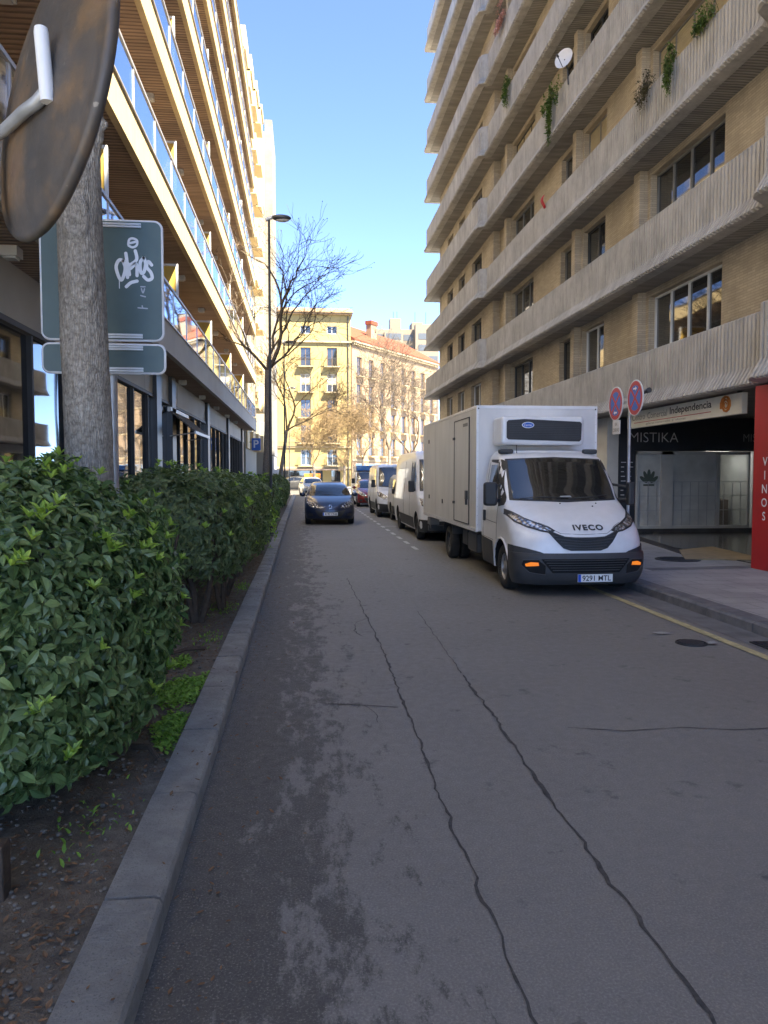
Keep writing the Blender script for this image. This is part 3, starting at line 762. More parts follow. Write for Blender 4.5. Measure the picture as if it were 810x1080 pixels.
b = MB(); b.tube([(.0, -.9, -.7), (.68, -.9, -.6)], .018, 6); b.tube([(.0, 2.0, -.7), (.68, 2.0, -.6)], .018, 6); b.box(.67, .71, -1.02, 2.12, -.64, -.56); b.build('arm', 'steel_rail', aw)

# neighbours further along on the left
nb = empty('stepped_building', (-4, 53, .12), label='pale cream building with stepped corner balconies just beyond the glass railed building', cat='building')
NI = Matrix.Translation((4, -53, -.12))
b = MB(NI); b.box(-16, -3.55, 48.6, 59.8, .12, 27.5); b.build('wall', 'white_wall', nb)
for i in range(4):
    ya = 48.9+i*2.6; xo = -3.45+i*.2
    for k in range(9):
        z = 3.4+k*2.95; MB(NI).box(-4, xo, ya, ya+2.4, z, z+1.15).build('balcony', 'cream_fascia', nb)
    MB(NI).box(-4, xo+.1, ya, ya+2.45, 28.0, 29.4-.35*i).build('parapet', 'cream_fascia', nb)
b = MB(NI)
for k in range(9):
    for j in range(4): b.box(-3.56, -3.53, 49.5+j*2.6, 50.7+j*2.6, 4.75+k*2.95, 6.0+k*2.95)
b.build('window_strip', 'pane_dark', nb)
tb = empty('tiled_building', (-3.2, 63, .12), label='tall narrow building with grey tiled end and slate lower storeys behind the street tree', cat='building')
TI = Matrix.Translation((3.2, -63, -.12))
MB(TI).box(-2.78, -2.2, 61.2, 68, 12.5, 29.3).build('tiled_end', 'grey_tile', tb)
MB(TI).box(-2.78, -2.2, 61.25, 68, 3.2, 12.48).build('slate_end', 'grey_panel', tb)
MB(TI).box(-16, -2.79, 60.8, 68, .12, 28.2).build('wall', 'white_wall', tb)
b = MB(TI); b.box(-2.75, -2.25, 61.3, 68, .12, 3.18); b.build('base', 'int_white', tb)
for k in range(8):
    window(tb, (-3.35+3.2, 60.79-63, 4.2+k*3.0), (1, 0, 0), .38, 1.5, 1, 0, 'alu', fw=.04, depth=.02)
ps = empty('parking_sign', (-2.5, 42, 3.37), label='square blue parking sign projecting from the left building', cat='sign')
MB().box(-.24, .24, -.03, .03, -.33, .33).build('panel', 'sign_blue', ps, bevel=.01)
text('letter', 'P', 'white_ink', ps, frame_mtx((0, -.032, .02), (1, 0, 0), (0, 0, 1)), height=.42, bold=.02)
MB().box(-.36, -.24, -.02, .02, .1, .14).build('bracket', 'dark_metal', ps)
ib = empty('notice_board', (-1.9, 58, .09), label='small white and red notice board on posts beyond the last hedge', cat='notice board')
MB().box(-.35, .35, -.04, .04, 1.5, 2.0).build('board', 'white_metal', ib); MB().box(-.33, .33, -.05, -.041, 1.2, 1.49).build('red_panel', 'sign_red', ib)
MB().box(-.3, -.25, -.02, .02, 0, 1.5).build('post', 'dark_metal', ib); MB().box(.25, .3, -.02, .02, 0, 1.5).build('post', 'dark_metal', ib)

# ------------------------------------------------------------------ far facades across the junction
fa = empty('cream_apartment_block', (1.6, 95, .12), label='sunlit cream apartment block with two columns of balconied windows closing the street', cat='building')
FI = Matrix.Translation((-1.6, -95, -.12))
b = MB(FI); xs = [-3.1, -.17, 1.07, 3.1, 4.34, 6.05]
rows = [(18.55, 19.65), (14.9, 17.0), (11.7, 13.8), (8.6, 10.6), (5.4, 7.5), (2.2, 4.3)]
rows = [(19.0, 19.95), (15.0, 17.3), (11.85, 14.05), (8.7, 10.9), (5.55, 7.75), (2.75, 4.7)]
b.box(xs[0], xs[1], 95, 95.4, .12, 21.3); b.box(xs[2], xs[3], 95, 95.4, .12, 21.3); b.box(xs[4], xs[5], 95, 95.4, .12, 21.3)
for xa, xb in ((xs[1], xs[2]), (xs[3], xs[4])):
    z = .13
    for (a, c) in rows[::-1]: b.box(xa, xb, 95.002, 95.4, z, a); z = c
    b.box(xa, xb, 95.002, 95.4, z, 21.29)
b.box(xs[0], xs[5], 95.4, 104, .12, 21.2); b.build('wall', 'cream_wall', fa)
b = MB(FI); b.box(-3.2, 6.15, 94.75, 95, 17.9, 18.1); b.box(-3.2, 6.1, 94.85, 95, 4.95, 5.15); b.box(-3.15, 6.1, 94.9, 95, 2.35, 2.6); b.build('string_course', 'cream_trim', fa)
b = MB(FI); b.box(-3.3, 6.25, 94.5, 95.4, 21.3, 21.5); b.prism([(94.4, 21.5), (94.4, 21.62), (100, 23.2), (100, 21.5)], -3.35, 6.3, 'X'); b.build('roof', 'pale_tile', fa)
for ci, (xa, xb) in enumerate(((xs[1], xs[2]), (xs[3], xs[4]))):
    for ri, (a, c) in enumerate(rows):
        f = window(fa, (xa-1.6, 95.12-95, a-.12), (1, 0, 0), xb-xa, c-a, 2, 0, 'wood_door' if ri in (1, 3, 4) else 'int_white', fw=.07, depth=.06, blind=(.55 if (ri == 2) else 0))
        if ri:
            g = MB(FI); g.box(xa-.35, xb+.35, 94.45, 95, a-.14, a); g.build('balcony_slab', 'cream_trim', f)
            g = MB(FI)
            for i in range(20): x = xa-.33+i*(xb-xa+.66)/19; g.box(x-.012, x+.012, 94.48, 94.5, a, a+.95)
            g.box(xa-.35, xb+.35, 94.47, 94.51, a+.95, a+.99)
            for yy in (94.6, 94.75, 94.9): g.box(xa-.34, xa-.32, yy, yy+.02, a, a+.97); g.box(xb+.32, xb+.34, yy, yy+.02, a, a+.97)
            g.build('balcony_railing', 'iron_rail', f)
b = MB(FI)
for i in range(66): x = -2.8+i*.125; b.box(x-.012, x+.012, 94.55, 94.57, 5.15, 5.6)
b.box(-2.85, 5.4, 94.54, 94.58, 5.6, 5.65); b.build('long_railing', 'iron_rail', fa)
b = MB(FI); b.box(-2.5, 2.5, 94.96, 94.99, .3, 2.1); b.box(3.6, 4.7, 94.96, 94.99, .2, 2.2); b.build('shop_window', 'pane_dark', fa)
b = MB(FI); b.box(-2.6, 5.4, 94.2, 94.95, 2.15, 2.32); b.build('shop_canopy', 'dark_brown', fa)
b = MB(FI); b.box(.2, 2.2, 94.1, 94.15, 1.2, 1.75); b.build('shop_banner', 'orange_sign', fa)
text('lettering', '397', 'ink', fa, frame_mtx((1.2-1.6, 94.09-95, 1.47-.12), (1, 0, 0), (0, 0, 1)), height=.4)
b = MB(FI); b.tube([(5.7, 94.9, .2), (5.7, 94.9, 21.2)], .07, 6); b.build('downpipe', 'dark_metal', fa)

ang = math.atan2(17, 12.33); Lc = 24.0
cb = empty('corner_building', (6.2, 95, .12), rz=ang, label='pale building with orange tiled roof and rows of narrow windows angling away on the right', cat='building')
b = MB(); wx = [1.15+i*2.95 for i in range(8)]; crow = [(13.9, 16.3), (10.5, 12.9), (7.2, 9.6), (3.9, 6.3)]
x = 0
for c0 in wx: b.box(x, c0, 0, .4, 0, 17.9); x = c0+1.15
b.box(x, Lc, 0, .4, 0, 17.9)
for c0 in wx:
    z = 0.01
    for (a, c) in crow[::-1]: b.box(c0, c0+1.15, .002, .4, z, a); z = c
    b.box(c0, c0+1.15, .002, .4, z, 17.89)
b.box(0, Lc, .4, 12, 0, 17.8); b.build('wall', 'stone_wall', cb)
b = MB(); b.box(-.1, Lc+.2, -.45, .4, 17.9, 18.15)
for i in range(60): b.box(i*.4, i*.4+.18, -.35, 0, 17.6, 17.9)
b.build('cornice', 'cream_trim', cb); MB().box(0, Lc, -.1, 0, 3.2, 3.4).build('string_course', 'cream_trim', cb)
b = MB(); b.prism([(-.5, 18.15), (-.5, 18.3), (6.2, 22.0), (12.5, 18.3), (12.5, 18.15)], -.1, Lc+.2, 'X'); b.build('roof', 'roof_tile', cb)
MB().box(9.0, 10.6, 2.6, 3.4, 19.0, 21.9).build('chimney', 'stone_wall', cb)
MB().box(8.9, 10.7, 2.5, 3.5, 21.9, 22.4).build('chimney_cap', 'roof_tile', cb)
for i, c0 in enumerate(wx):
    for (a, c) in crow:
        f = window(cb, (c0, .15, a), (1, 0, 0), 1.15, c-a, 2, 0, 'wood_door', fw=.08, depth=.05)
        g = MB(); g.box(c0-.25, c0+1.4, -.55, 0, a-.15, a); g.build('balcony_slab', 'cream_trim', f)
        g = MB()
        for q in range(16): xx = c0-.23+q*.107; g.box(xx-.012, xx+.012, -.52, -.5, a, a+.95)
        g.box(c0-.25, c0+1.4, -.53, -.49, a+.95, a+.99); g.build('balcony_railing', 'iron_rail', f)
b = MB()
for i in range(7): b.box(.8+i*3.2, 3.2+i*3.2, -.02, -.005, .2, 2.9)
b.build('shop_window', 'pane_dark', cb)

tw = empty('high_rise', (28, 205, 0), label='grey and cream high rise showing above the orange roof', cat='building')
b = MB(); b.box(-8.5, 8, 0, 14, 0, 40.5); b.box(-6, -1, -1.5, 0, 0, 39.5); b.box(2.2, 8.5, -2.5, 0, 0, 41.5); b.box(-4, -1, 3, 6, 40.5, 44); b.box(2, 5, 3, 8, 40.5, 43); b.build('wall', 'tower', tw)
for x0, x1, yy in ((-8.2, -6.3, -.02), (-.7, 1.9, -.02), (3, 5.2, -2.52), (5.8, 8.2, -2.52), (-5.6, -1.5, -1.52)):
    b = MB()
    for k in range(13): b.box(x0, x1, yy-.05, yy, 1.5+k*3.0, 3.1+k*3.0)
    b.build('window_strip', 'tower_win', tw)
b = MB()
for x in (-3, -2, 3, 6): b.tube([(x, 4, 40.5), (x, 4, 46)], .08, 5)
b.build('antenna', 'dark_metal', tw)
cr = empty('crossing_terrace', (-40, 95, .12), label='cream terrace continuing to the left beyond the junction', cat='building')
b = MB(); b.box(-20, 36, 0, 10, 0, 16); b.build('wall', 'cream_wall', cr)
b = MB()
for i in range(16):
    for k in range(4): b.box(-18+i*3.3, -16.8+i*3.3, -.02, -.005, 3+k*3.2, 5.1+k*3.2)
b.build('window_strip', 'pane_dark', cr)

# ------------------------------------------------------------------ bare trees
def branch(b, p, d, r, l, depth, rr, spread=.66, up=.10, twigs=None, mn=.006, n=5, kink=.2, dens=.5):
    pts = [p]; q = Vector(p); dd = Vector(d).normalized(); seg = 5 if depth > 2 else 4; rad = [r]
    r1 = r*.62
    for i in range(seg):
        dd = (dd+Vector((rr.gauss(0, kink), rr.gauss(0, kink), rr.gauss(0, kink*.7)+up*.35))).normalized()
        q = q+dd*(l/seg); pts.append(q.copy()); rad.append(r+(r1-r)*(i+1)/seg)
        if depth > 0 and i >= 1 and rr.random() < dens:
            sd_ = Vector((rr.gauss(0, 1), rr.gauss(0, 1), rr.gauss(0, .6))).normalized(); sd_ = (sd_-dd*sd_.dot(dd)).normalized()
            nd = (dd*math.cos(spread)+sd_*math.sin(spread)+Vector((0, 0, up))).normalized()
            branch(b, q, nd, max(mn, rad[-1]*.6), l*rr.uniform(.5, .75), depth-1, rr, spread, up, twigs, mn, max(3, n-1), kink, dens)
    b.tube(pts, rad, n, cap=False)
    if depth > 0:
        for s_ in range(2):
            sd_ = Vector((rr.gauss(0, 1), rr.gauss(0, 1), rr.gauss(0, .6))).normalized(); sd_ = (sd_-dd*sd_.dot(dd)).normalized()
            nd = (dd*math.cos(spread*.7)+sd_*math.sin(spread*.7)).normalized()
            branch(b, q, nd, max(mn, r1*.85), l*rr.uniform(.6, .8), depth-1, rr, spread, up, twigs, mn, max(3, n-1), kink, dens)
    elif twigs is not None and rr.random() < twigs: b.ball(q-Vector((0, 0, .03)), mn*2.6, 5, 3)
def bare_tree(name, loc, h_fork, r, limbs, depth, seed, label, cat='tree', group=None, lean=(0, 0), tw='twig', bk='bark_far', mn=.008, seeds=.25, l0=2.2, top=None):
    rr = random.Random(seed); t = empty(name, loc, 0, label, cat, group)
    b = MB(); pts = []; rad = []
    for i in range(11):
        u = i/10; pts.append((lean[0]*u+.05*math.sin(u*5+seed), lean[1]*u+.04*math.sin(u*4+seed), h_fork*u)); rad.append(r*(1.35-.5*u if u > .1 else 1.6-2*u))
    b.tube(pts, rad, 12); 
    top_p = Vector(pts[-1]); br = MB()
    for (dx, dy, dz, l, rf) in limbs: branch(br, top_p-Vector((0, 0, .05)), (dx, dy, dz), r*rf, l, depth, rr, twigs=seeds, mn=mn)
    b.build('trunk', bk, t, smooth=True); br.build('branches', tw, t)
    return t
bare_tree('street_tree', (-1.52, 30, .09), 5.7, .13, [(-.55, .2, 1.2, 2.3, .5), (.5, -.1, 1.1, 2.6, .68), (.05, .5, 1.5, 2.6, .5), (.95, .3, .9, 2.3, .42)], 4, 12,
          'slim bare forked street tree among the hedges in front of the grey tiled building', lean=(.25, 0), bk='bark_far', mn=.0075)
bare_tree('street_tree', (-1.6, 52, .09), 4.6, .12, [(.5, .1, 1.0, 3.0, .7), (-.3, .2, 1.3, 2.6, .6), (.9, .4, 1.1, 2.6, .5)], 4, 22,
          'leaning bare street tree behind the tall lamp posts, spreading in front of the cream block', lean=(.5, 0), mn=.013, tw='twig_warm')
for i, (x, y, hf, s, lb_) in enumerate(((1.2, 80, 2.8, 31, 'low bare plane tree spreading in front of the balconies of the cream block, left one'), (4.6, 84, 2.6, 35, 'low bare plane tree in front of the right window column of the cream block'),
        (8.9, 78, 4.2, 41, 'tall bare plane tree in front of the middle of the orange roofed building'), (12.6, 88, 3.8, 44, 'bare plane tree in front of the far end of the orange roofed building'), (6.8, 86, 3.4, 47, 'bare plane tree where the cream block meets the orange roofed building'))):
    tall = y in (78, 88)
    bare_tree('plane_tree', (x, y, 0), hf, .16 if tall else .13, [(-.5, .2, 1.3, 4.2 if tall else 2.6, .6), (.5, -.2, 1.3, 4.4 if tall else 2.6, .6), (.1, .5, 1.8, 4.6 if tall else 2.4, .6)], 5, s, lb_, group='bare plane trees at the junction', tw='twig_warm' if not tall else 'twig', mn=.014, seeds=.6)
# big trunk in the foreground, bark modelled
nt_ = empty('plane_trunk_tree', (-1.52, 5.55, .09), label='thick grey trunk rising out of the near hedge in front of the green sign back', cat='tree')
b = MB(); nr, nz, H_ = 72, 260, 6.6; vs = []
for j in range(nz+1):
    z = H_*j/nz; r0 = .158+.06*math.exp(-z*2.2)-.006*(z-1.8)
    cx = .02*math.sin(z*1.1)+.012*z*.3; cy = .02*math.cos(z*.9)
    for i in range(nr):
        a = 2*math.pi*i/nr; dx, dy = math.cos(a), math.sin(a)
        r = r0*(1+.05*noise.noise(Vector((dx*1.4, dy*1.4, z*.9)))+.03*noise.noise(Vector((dx*4, dy*4, z*2.2))))
        r += .004*abs(noise.noise(Vector((dx*16, dy*16, z*5))))+.0025*noise.noise(Vector((dx*40, dy*40, z*14)))
        for (ka, kz, kr, kh) in ((-1.5, 3.42, .26, .045), (-1.3, 2.98, .26, .038), (-1.0, 3.75, .16, .02), (-1.7, 2.3, .15, .012), (-.1, 4.1, .16, .05), (-.05, 4.35, .1, .04), (-1.9, 4.2, .2, .02)):
            da = (a-ka+math.pi) % (2*math.pi)-math.pi; q = math.hypot(da*.18/.9, (z-kz)*.75)
            r += kh*math.exp(-(q/kr*2)**2)*(1+.35*math.cos(q*70))
        vs.append((cx+r*dx, cy+r*dy, z))
b.add(vs, [(j*nr+i, j*nr+(i+1) % nr, (j+1)*nr+(i+1) % nr, (j+1)*nr+i) for j in range(nz) for i in range(nr)])
b.build('trunk', 'bark', nt_, smooth=True, angle=180)
br = MB(); rr = random.Random(5)
for d in ((-.5, .3, 1), (.25, -.4, 1.2), (.1, .6, 1.1)): branch(br, Vector((.03, 0, 6.5)), d, .11, 2.6, 3, rr, mn=.01, n=7)
br.build('branches', 'twig', nt_)

# ------------------------------------------------------------------ hedges
def leaf_geo(b, p, n, t, L_, W, fold=.25, curl=.2):
    """p base, n normal, t along"""
    s = n.cross(t).normalized(); n = t.cross(s)*-1 if False else n
    v0 = p; v1 = p+t*L_*.34+s*W*.5+n*W*fold; v2 = p+t*L_*.72+s*W*.38+n*(W*fold-L_*curl*.3); v3 = p+t*L_-n*L_*curl
    v4 = p+t*L_*.72-s*W*.38+n*(W*fold-L_*curl*.3); v5 = p+t*L_*.34-s*W*.5+n*W*fold; m1 = p+t*L_*.36; m2 = p+t*L_*.72-n*L_*curl*.35
    o = len(b.v); b.v += [tuple(q) for q in (v0, v1, v2, v3, v4, v5, m1, m2)]
    b.f += [[o, o+1, o+6], [o+1, o+2, o+7, o+6], [o+2, o+3, o+7], [o, o+6, o+5], [o+6, o+7, o+4, o+5], [o+7, o+3, o+4]]; b.mi += [0]*6
def shape_pt(rr, box, loc_noise, seed, power=2.7):
    """random point + normal on a lumpy superellipsoid"""
    x0, x1, y0, y1, z0, z1 = box; c = Vector(((x0+x1)/2, (y0+y1)/2, (z0+z1)/2)); h = Vector(((x1-x0)/2, (y1-y0)/2, (z1-z0)/2))
    while True:
        d = Vector((rr.gauss(0, 1)*h.x, rr.gauss(0, 1)*h.y, rr.gauss(0, 1)*h.z)).normalized()
        q = Vector((d.x/h.x, d.y/h.y, d.z/h.z)); s = (abs(q.x)**power+abs(q.y)**power+abs(q.z)**power)**(-1/power)
        p = d*s
        u = Vector((p.x/h.x, p.y/h.y, p.z/h.z)); n = Vector((math.copysign(abs(u.x)**(power-1), u.x)/h.x, math.copysign(abs(u.y)**(power-1), u.y)/h.y, math.copysign(abs(u.z)**(power-1), u.z)/h.z)).normalized()
        k = 1+loc_noise*noise.noise((c+p)*1.7+Vector((seed, 0, 0)))+loc_noise*.5*noise.noise((c+p)*4.5+Vector((0, seed, 0)))
        return c+Vector((p.x*k, p.y*k, p.z*k)), n
def hedge(name, box, count, ls, seed, label, mat='leaf_dark', young=60, near=None, depth=.16, stems=(), ln=.09, undercut=0):
    rr = random.Random(seed); t = empty(name, ((box[0]+box[1])/2, (box[2]+box[3])/2, .09), 0, label, 'hedge', 'shrubs in the planting strip')
    I = Matrix.Translation(-t.location); b = MB(I); yb = MB(I); off = -t.location
    made = 0
    while made < count:
        p, n = shape_pt(rr, box, ln, seed)
        if p.z < box[4]+.02: continue
        if near and not near(p, n): continue
        f = (box[5]-p.z)/(box[5]-box[4])
        if undercut and f > .55 and rr.random() < (f-.55)*undercut: continue
        # shoots: a whorl of leaves around a shared tip
        p = p-n*(depth*rr.random()**1.4)+Vector((rr.gauss(0, .012), rr.gauss(0, .012), rr.gauss(0, .012)))
        ax = (n+Vector((rr.gauss(0, .35), rr.gauss(0, .35), rr.gauss(.35, .35)))).normalized()
        a0 = rr.random()*6.28; k = rr.choice((3, 4, 5)); sidev = ax.orthogonal().normalized()
        for j in range(k):
            a = a0+j*6.28/k+rr.gauss(0, .2); rad = (Matrix.Rotation(a, 3, ax) @ sidev)
            dirv = (rad*rr.uniform(.8, 1.1)+ax*rr.uniform(.0, .7)+Vector((0, 0, -.25))).normalized()
            nn = (ax-dirv*ax.dot(dirv)).normalized(); Ls = ls*rr.uniform(.45, 1.25)
            leaf_geo(b, p+off+rad*.006, nn, dirv, Ls, Ls*rr.uniform(.42, .55), rr.uniform(.1, .35), rr.uniform(.05, .35))
            made += 1
    for i in range(young):
        p, n = shape_pt(rr, box, ln, seed)
        if p.z < box[4]+.35 or (near and not near(p, n)) or (n.z < .2 and rr.random() < .72): continue
        ax = (n*.6+Vector((rr.gauss(0, .2), rr.gauss(0, .2), .9))).normalized(); sidev = ax.orthogonal().normalized()
        for q in range(rr.choice((1, 1, 2, 3))):
            pp = p+n*.035+Vector((rr.gauss(0, .03), rr.gauss(0, .03), rr.uniform(.0, .04)))*(1 if q else 0)
            for j in range(6):
                a = j*1.05+rr.random(); rad = Matrix.Rotation(a, 3, ax) @ sidev; dirv = (rad*.6+ax*rr.uniform(.5, 1.1)).normalized()
                nn = (ax-dirv*ax.dot(dirv)).normalized(); leaf_geo(yb, pp+off, nn, dirv, ls*rr.uniform(.55, 1.0), ls*.3, .2, .1)
    b.build('foliage', mat, t); 
    if yb.v: yb.build('young_shoots', 'leaf_young', t)
    sb = MB(I)
    for (x, y, r) in stems:
        for q in range(5):
            dx, dy = rr.uniform(-.35, .35), rr.uniform(-.35, .35)
            sb.tube([(x+dx*.1, y+dy*.1, .06), (x+dx*.4+.03, y+dy*.4, .4), (x+dx*.8, y+dy*.8, .8), (x+dx*1.2, y+dy*1.2, 1.35)], [r, r*.8, r*.6, r*.35], 7)
    if sb.v: sb.build('stem', 'stem', t, smooth=True)
    return t
camp = Vector((0, 0, 1.8))
vis = lambda p, n: n.dot((camp-p).normalized()) > -.25
hedge('laurel_hedge', (-2.6, -.85, 3.15, 6.05, .10, 1.80), 24000, .078, 3, 'nearest large glossy leaved hedge with bright young shoots in the left foreground', near=vis, young=300, stems=((-1.75, 4.5, .03), (-1.7, 5.2, .03), (-1.3, 5.6, .03)), undercut=.9, ln=.12, depth=.2)
hedge('laurel_hedge', (-2.4, -.72, 8.1, 11.6, .42, 1.83), 11000, .085, 9, 'second bushy hedge in the strip, bare brown stems showing at its foot', 'leaf_grey', young=90, near=lambda p, n: n.dot((camp-p).normalized()) > -.3, stems=((-1.2, 8.75, .045), (-1.5, 9.1, .03), (-1.0, 9.6, .035), (-1.1, 10.6, .03)), undercut=1.4, ln=.13)
hedge('laurel_hedge', (-2.4, -.66, 11.2, 17.8, .2, 1.80), 9000, .10, 14, 'third hedge in the strip, long and clipped, just behind the bushy one', 'leaf_grey', young=60, near=lambda p, n: n.dot((camp-p).normalized()) > -.3, stems=((-1.1, 12.5, .03), (-1.1, 15, .03)), ln=.1)
hedge('laurel_hedge', (-2.2, -.70, 18.4, 27.5, .2, 1.72), 5500, .13, 19, 'fourth hedge in the strip, beside the foot of the nearest lamp post', 'leaf_dark', young=14, near=vis, ln=.1, stems=((-1.1, 20, .03),))
hedge('laurel_hedge', (-2.1, -.72, 31.0, 44, .2, 1.7), 4500, .16, 23, 'farthest low hedge in the strip beyond the bare street tree', 'leaf_grey', young=10, near=vis, ln=.1)
# yellow green sapling shrub between hedges
hedge('young_shrub', (-1.05, -.6, 16.6, 17.9, .1, 1.3), 260, .10, 31, 'bright yellow green shrub at the kerb end of the clipped hedge', 'leaf_young', young=0, ln=.2)['group'] = 'shrubs in the planting strip'
# grass and leaf litter
b = MB(); rr = random.Random(8)
for i in range(11000):
    y = rr.uniform(4.4, 7.2); x = rr.uniform(-1.35, -.80)
    if noise.noise(Vector((x*3, y*1.6, 4)))+.25-abs(y-5.9)*.16 < rr.random()*.3: continue
    z = .095; a = rr.random()*6.28; l = rr.uniform(.016, .04); dv = Vector((math.cos(a), math.sin(a), rr.uniform(.3, 1.3))).normalized(); nn = (Vector((0, 0, 1))-dv*dv.z).normalized()
    leaf_geo(b, Vector((x, y, z+rr.random()*.02)), nn, dv, l, l*.7, .1, .2)
for (cx_, cy_, n_) in ((-1.0, 3.75, 60), (-.95, 7.9, 90), (-.98, 9.6, 120), (-.9, 11.4, 150)):
    for i in range(n_):
        x = rr.gauss(cx_, .09); y = rr.gauss(cy_, .25); a = rr.random()*6.28; l = rr.uniform(.02, .05)
        if x > -.8: continue
        dv = Vector((math.cos(a), math.sin(a), rr.uniform(.8, 2))).normalized(); nn = (Vector((0, 0, 1))-dv*dv.z).normalized(); leaf_geo(b, Vector((x, y, .095)), nn, dv, l, l*.4, .1, .3)
tag(b.build('clover_grass', 'grass'), 'bright green low clover and grass on the soil strip by the kerb', 'grass', kind='stuff')
b = MB()
for i in range(5200):
    y = 2.3+14*rr.random()**1.3; x = rr.uniform(-1.9, -.80) if rr.random() < .93 else rr.gauss(-.5, .2); z = .105 if x < -.78 else (.13 if x < -.56 else .006)
    a = rr.random()*6.28; dv = Vector((math.cos(a), math.sin(a), rr.uniform(-.05, .25))).normalized(); nn = (Vector((0, 0, 1))-dv*dv.z).normalized(); l = rr.uniform(.012, .04)
    leaf_geo(b, Vector((x, y, z)), nn, dv, l, l*.5, .15, -.2)
pb = MB(); r2 = random.Random(77)
for i in range(2600):
    y = 2.2+12*r2.random()**1.4; x = r2.uniform(-1.9, -.80); q = r2.uniform(.003, .011)*(1.6 if r2.random() < .06 else 1); pb.ball((x, y, .096+q*.3), (q*r2.uniform(.8, 1.5), q*r2.uniform(.8, 1.5), q*.7), 6, 4)
for i in range(900):
    y = 2.2+10*r2.random()**1.3; x = -.555+abs(r2.gauss(0, .12)); q = r2.uniform(.002, .005); pb.ball((x, y, q*.6), (q, q*1.2, q*.8), 5, 3)
M['soil_stone'] = simple('soil_stone', (.17, .155, .13), .9, vary=.4, scale=9)
tag(pb.build('pebbles', 'soil_stone', smooth=True), 'small pebbles and grit on the soil and along the foot of the kerb', 'pebbles', kind='stuff')
tag(b.build('leaf_litter', 'dirt_leaf'), 'scattered dead brown leaves on the soil under the hedges', 'leaf litter', kind='stuff')
b = MB(); b.prism([(-.045, -.045), (.045, -.045), (.045, .045), (-.045, .045)], 0, .24, 'Z')
o = b.build('stake', 'stem', bevel=.01); o.location = (-1.235, 3.12, .08); tag(o, 'short dark square stake in the soil at the near edge of the glossy hedge', 'stake')
for i, (x, y, l, rz) in enumerate(((-1.05, 4.75, .34, .9), (-.95, 7.4, .5, 2.3))):
    b = MB(); b.tube([(0, 0, .02), (l*.5, .02, .06), (l, -.01, .03)], [.022, .018, .012], 7); o = b.build('fallen_branch', 'stem', smooth=True); o.location = (x, y, .09); o.rotation_euler = (0, 0, -rz)
    tag(o, ('thick broken stick on the soil under the near hedge', 'long thin stick lying between the first two hedges')[i], 'stick')

# ------------------------------------------------------------------ street furniture
for (x, y, lb_) in ((-.86, 21, 'nearest tall street lamp in the strip, its single dark head reaching over the road'), (-.93, 40.5, 'second tall street lamp along the strip, beyond the bare street tree'), (-1.05, 62, 'farthest of the three street lamps, at the end of the strip')):
    t = empty('street_lamp', (x, y, .09), 0, lb_, 'street lamp', 'street lamps along the strip')
    b = MB(); b.tube([(0, 0, 0), (0, 0, .9), (0, 0, .92), (0, 0, 8.55)], [.06, .06, .04, .032], 14); b.tube([(0, 0, 0), (0, 0, .03)], .14, 14); b.build('pole', 'dark_metal', t, smooth=True)
    b = MB(); b.tube([(-.09, 0, 8.52), (.12, 0, 8.6)], [.055, .05], 10); b.build('bracket', 'alu', t)
    b = MB(); b.ball((.33, 0, 8.58), (.27, .13, .085), 16, 8); b.build('lamp_head', 'dark_metal', t, smooth=True)
    b = MB(); b.ball((.35, 0, 8.53), (.2, .1, .06), 14, 6); b.build('lens', 'lamp_white', t, smooth=True)

nps = empty('no_stopping_sign', (6.05, 13.6, .12), label='grey post with two round red and blue no stopping signs and a small white plate', cat='traffic sign')
b = MB(); b.tube([(0, 0, 0), (0, 0, 3.15)], .03, 14); b.build('pole', 'galv', nps, smooth=True)
for z in (2.98, 3.08): MB().box(-.06, -.03, -.5, .48, z, z+.04).build('bracket', 'galv', nps)
def disc_sign(parent, c, r, arrow_dir, top):
    m = frame_mtx(c, (0, -1, 0), (0, 0, 1))
    b = MB(m); b.lathe([(0.001, -.012), (r-.003, -.012), (r, -.008), (r, .006), (r-.006, .009), (r-.018, .009), (r-.02, .005), (.001, .005)], n=48); d = b.build('disc', 'white_metal', parent)
    def ring(r0, r1, z, mat, nm):
        b = MB(m); n = 48; vs = [(r_*math.cos(2*math.pi*i/n), r_*math.sin(2*math.pi*i/n), z) for r_ in (r0, r1) for i in range(n)]
        b.add(vs, [(i, (i+1) % n, n+(i+1) % n, n+i) for i in range(n)]); return b.build(nm, mat, d)
    ring(.001, r*.72, .0065, 'sign_blue', 'blue_field'); ring(r*.7, r*.93, .008, 'sign_red', 'red_ring')
    b = MB(m)
    for s_ in (1, -1):
        k = r*.52; q = r*.085
        b.add([(-k-q*.7, s_*(-k)+q*.7*s_, .0072+.0004*s_), (-k+q*.7, s_*(-k)-q*.7*s_, .0072+.0004*s_), (k+q*.7, s_*k-q*.7*s_, .0072+.0004*s_), (k-q*.7, s_*k+q*.7*s_, .0072+.0004*s_)], [(0, 1, 2, 3)])
    b.build('red_cross', 'sign_red', d)
    b = MB(m); a = r*.2; z = .0095; h = r*.52*(1 if top else -1); sgn = arrow_dir
    b.add([(sgn*x*r, h+y_*r, z) for x, y_ in ((-.22, -.045), (.04, -.045), (.04, -.12), (.24, 0), (.04, .12), (.04, .045), (-.22, .045))], [range(7)]); b.build('arrow', 'white_ink', d)
disc_sign(nps, (-.09, -.43, 3.03), .325, 1, True)
disc_sign(nps, (-.09, .42, 3.0), .325, -1, False)
b = MB(); b.box(-.1, -.085, .2, .54, 2.42, 2.68); pl = b.build('plate', 'white_metal', nps, bevel=.006)
text('lettering', 'EN', 'grey_ink', pl, frame_mtx((-.101, .37, 2.61), (0, -1, 0), (0, 0, 1)), height=.06, bold=.01, ext=.001)
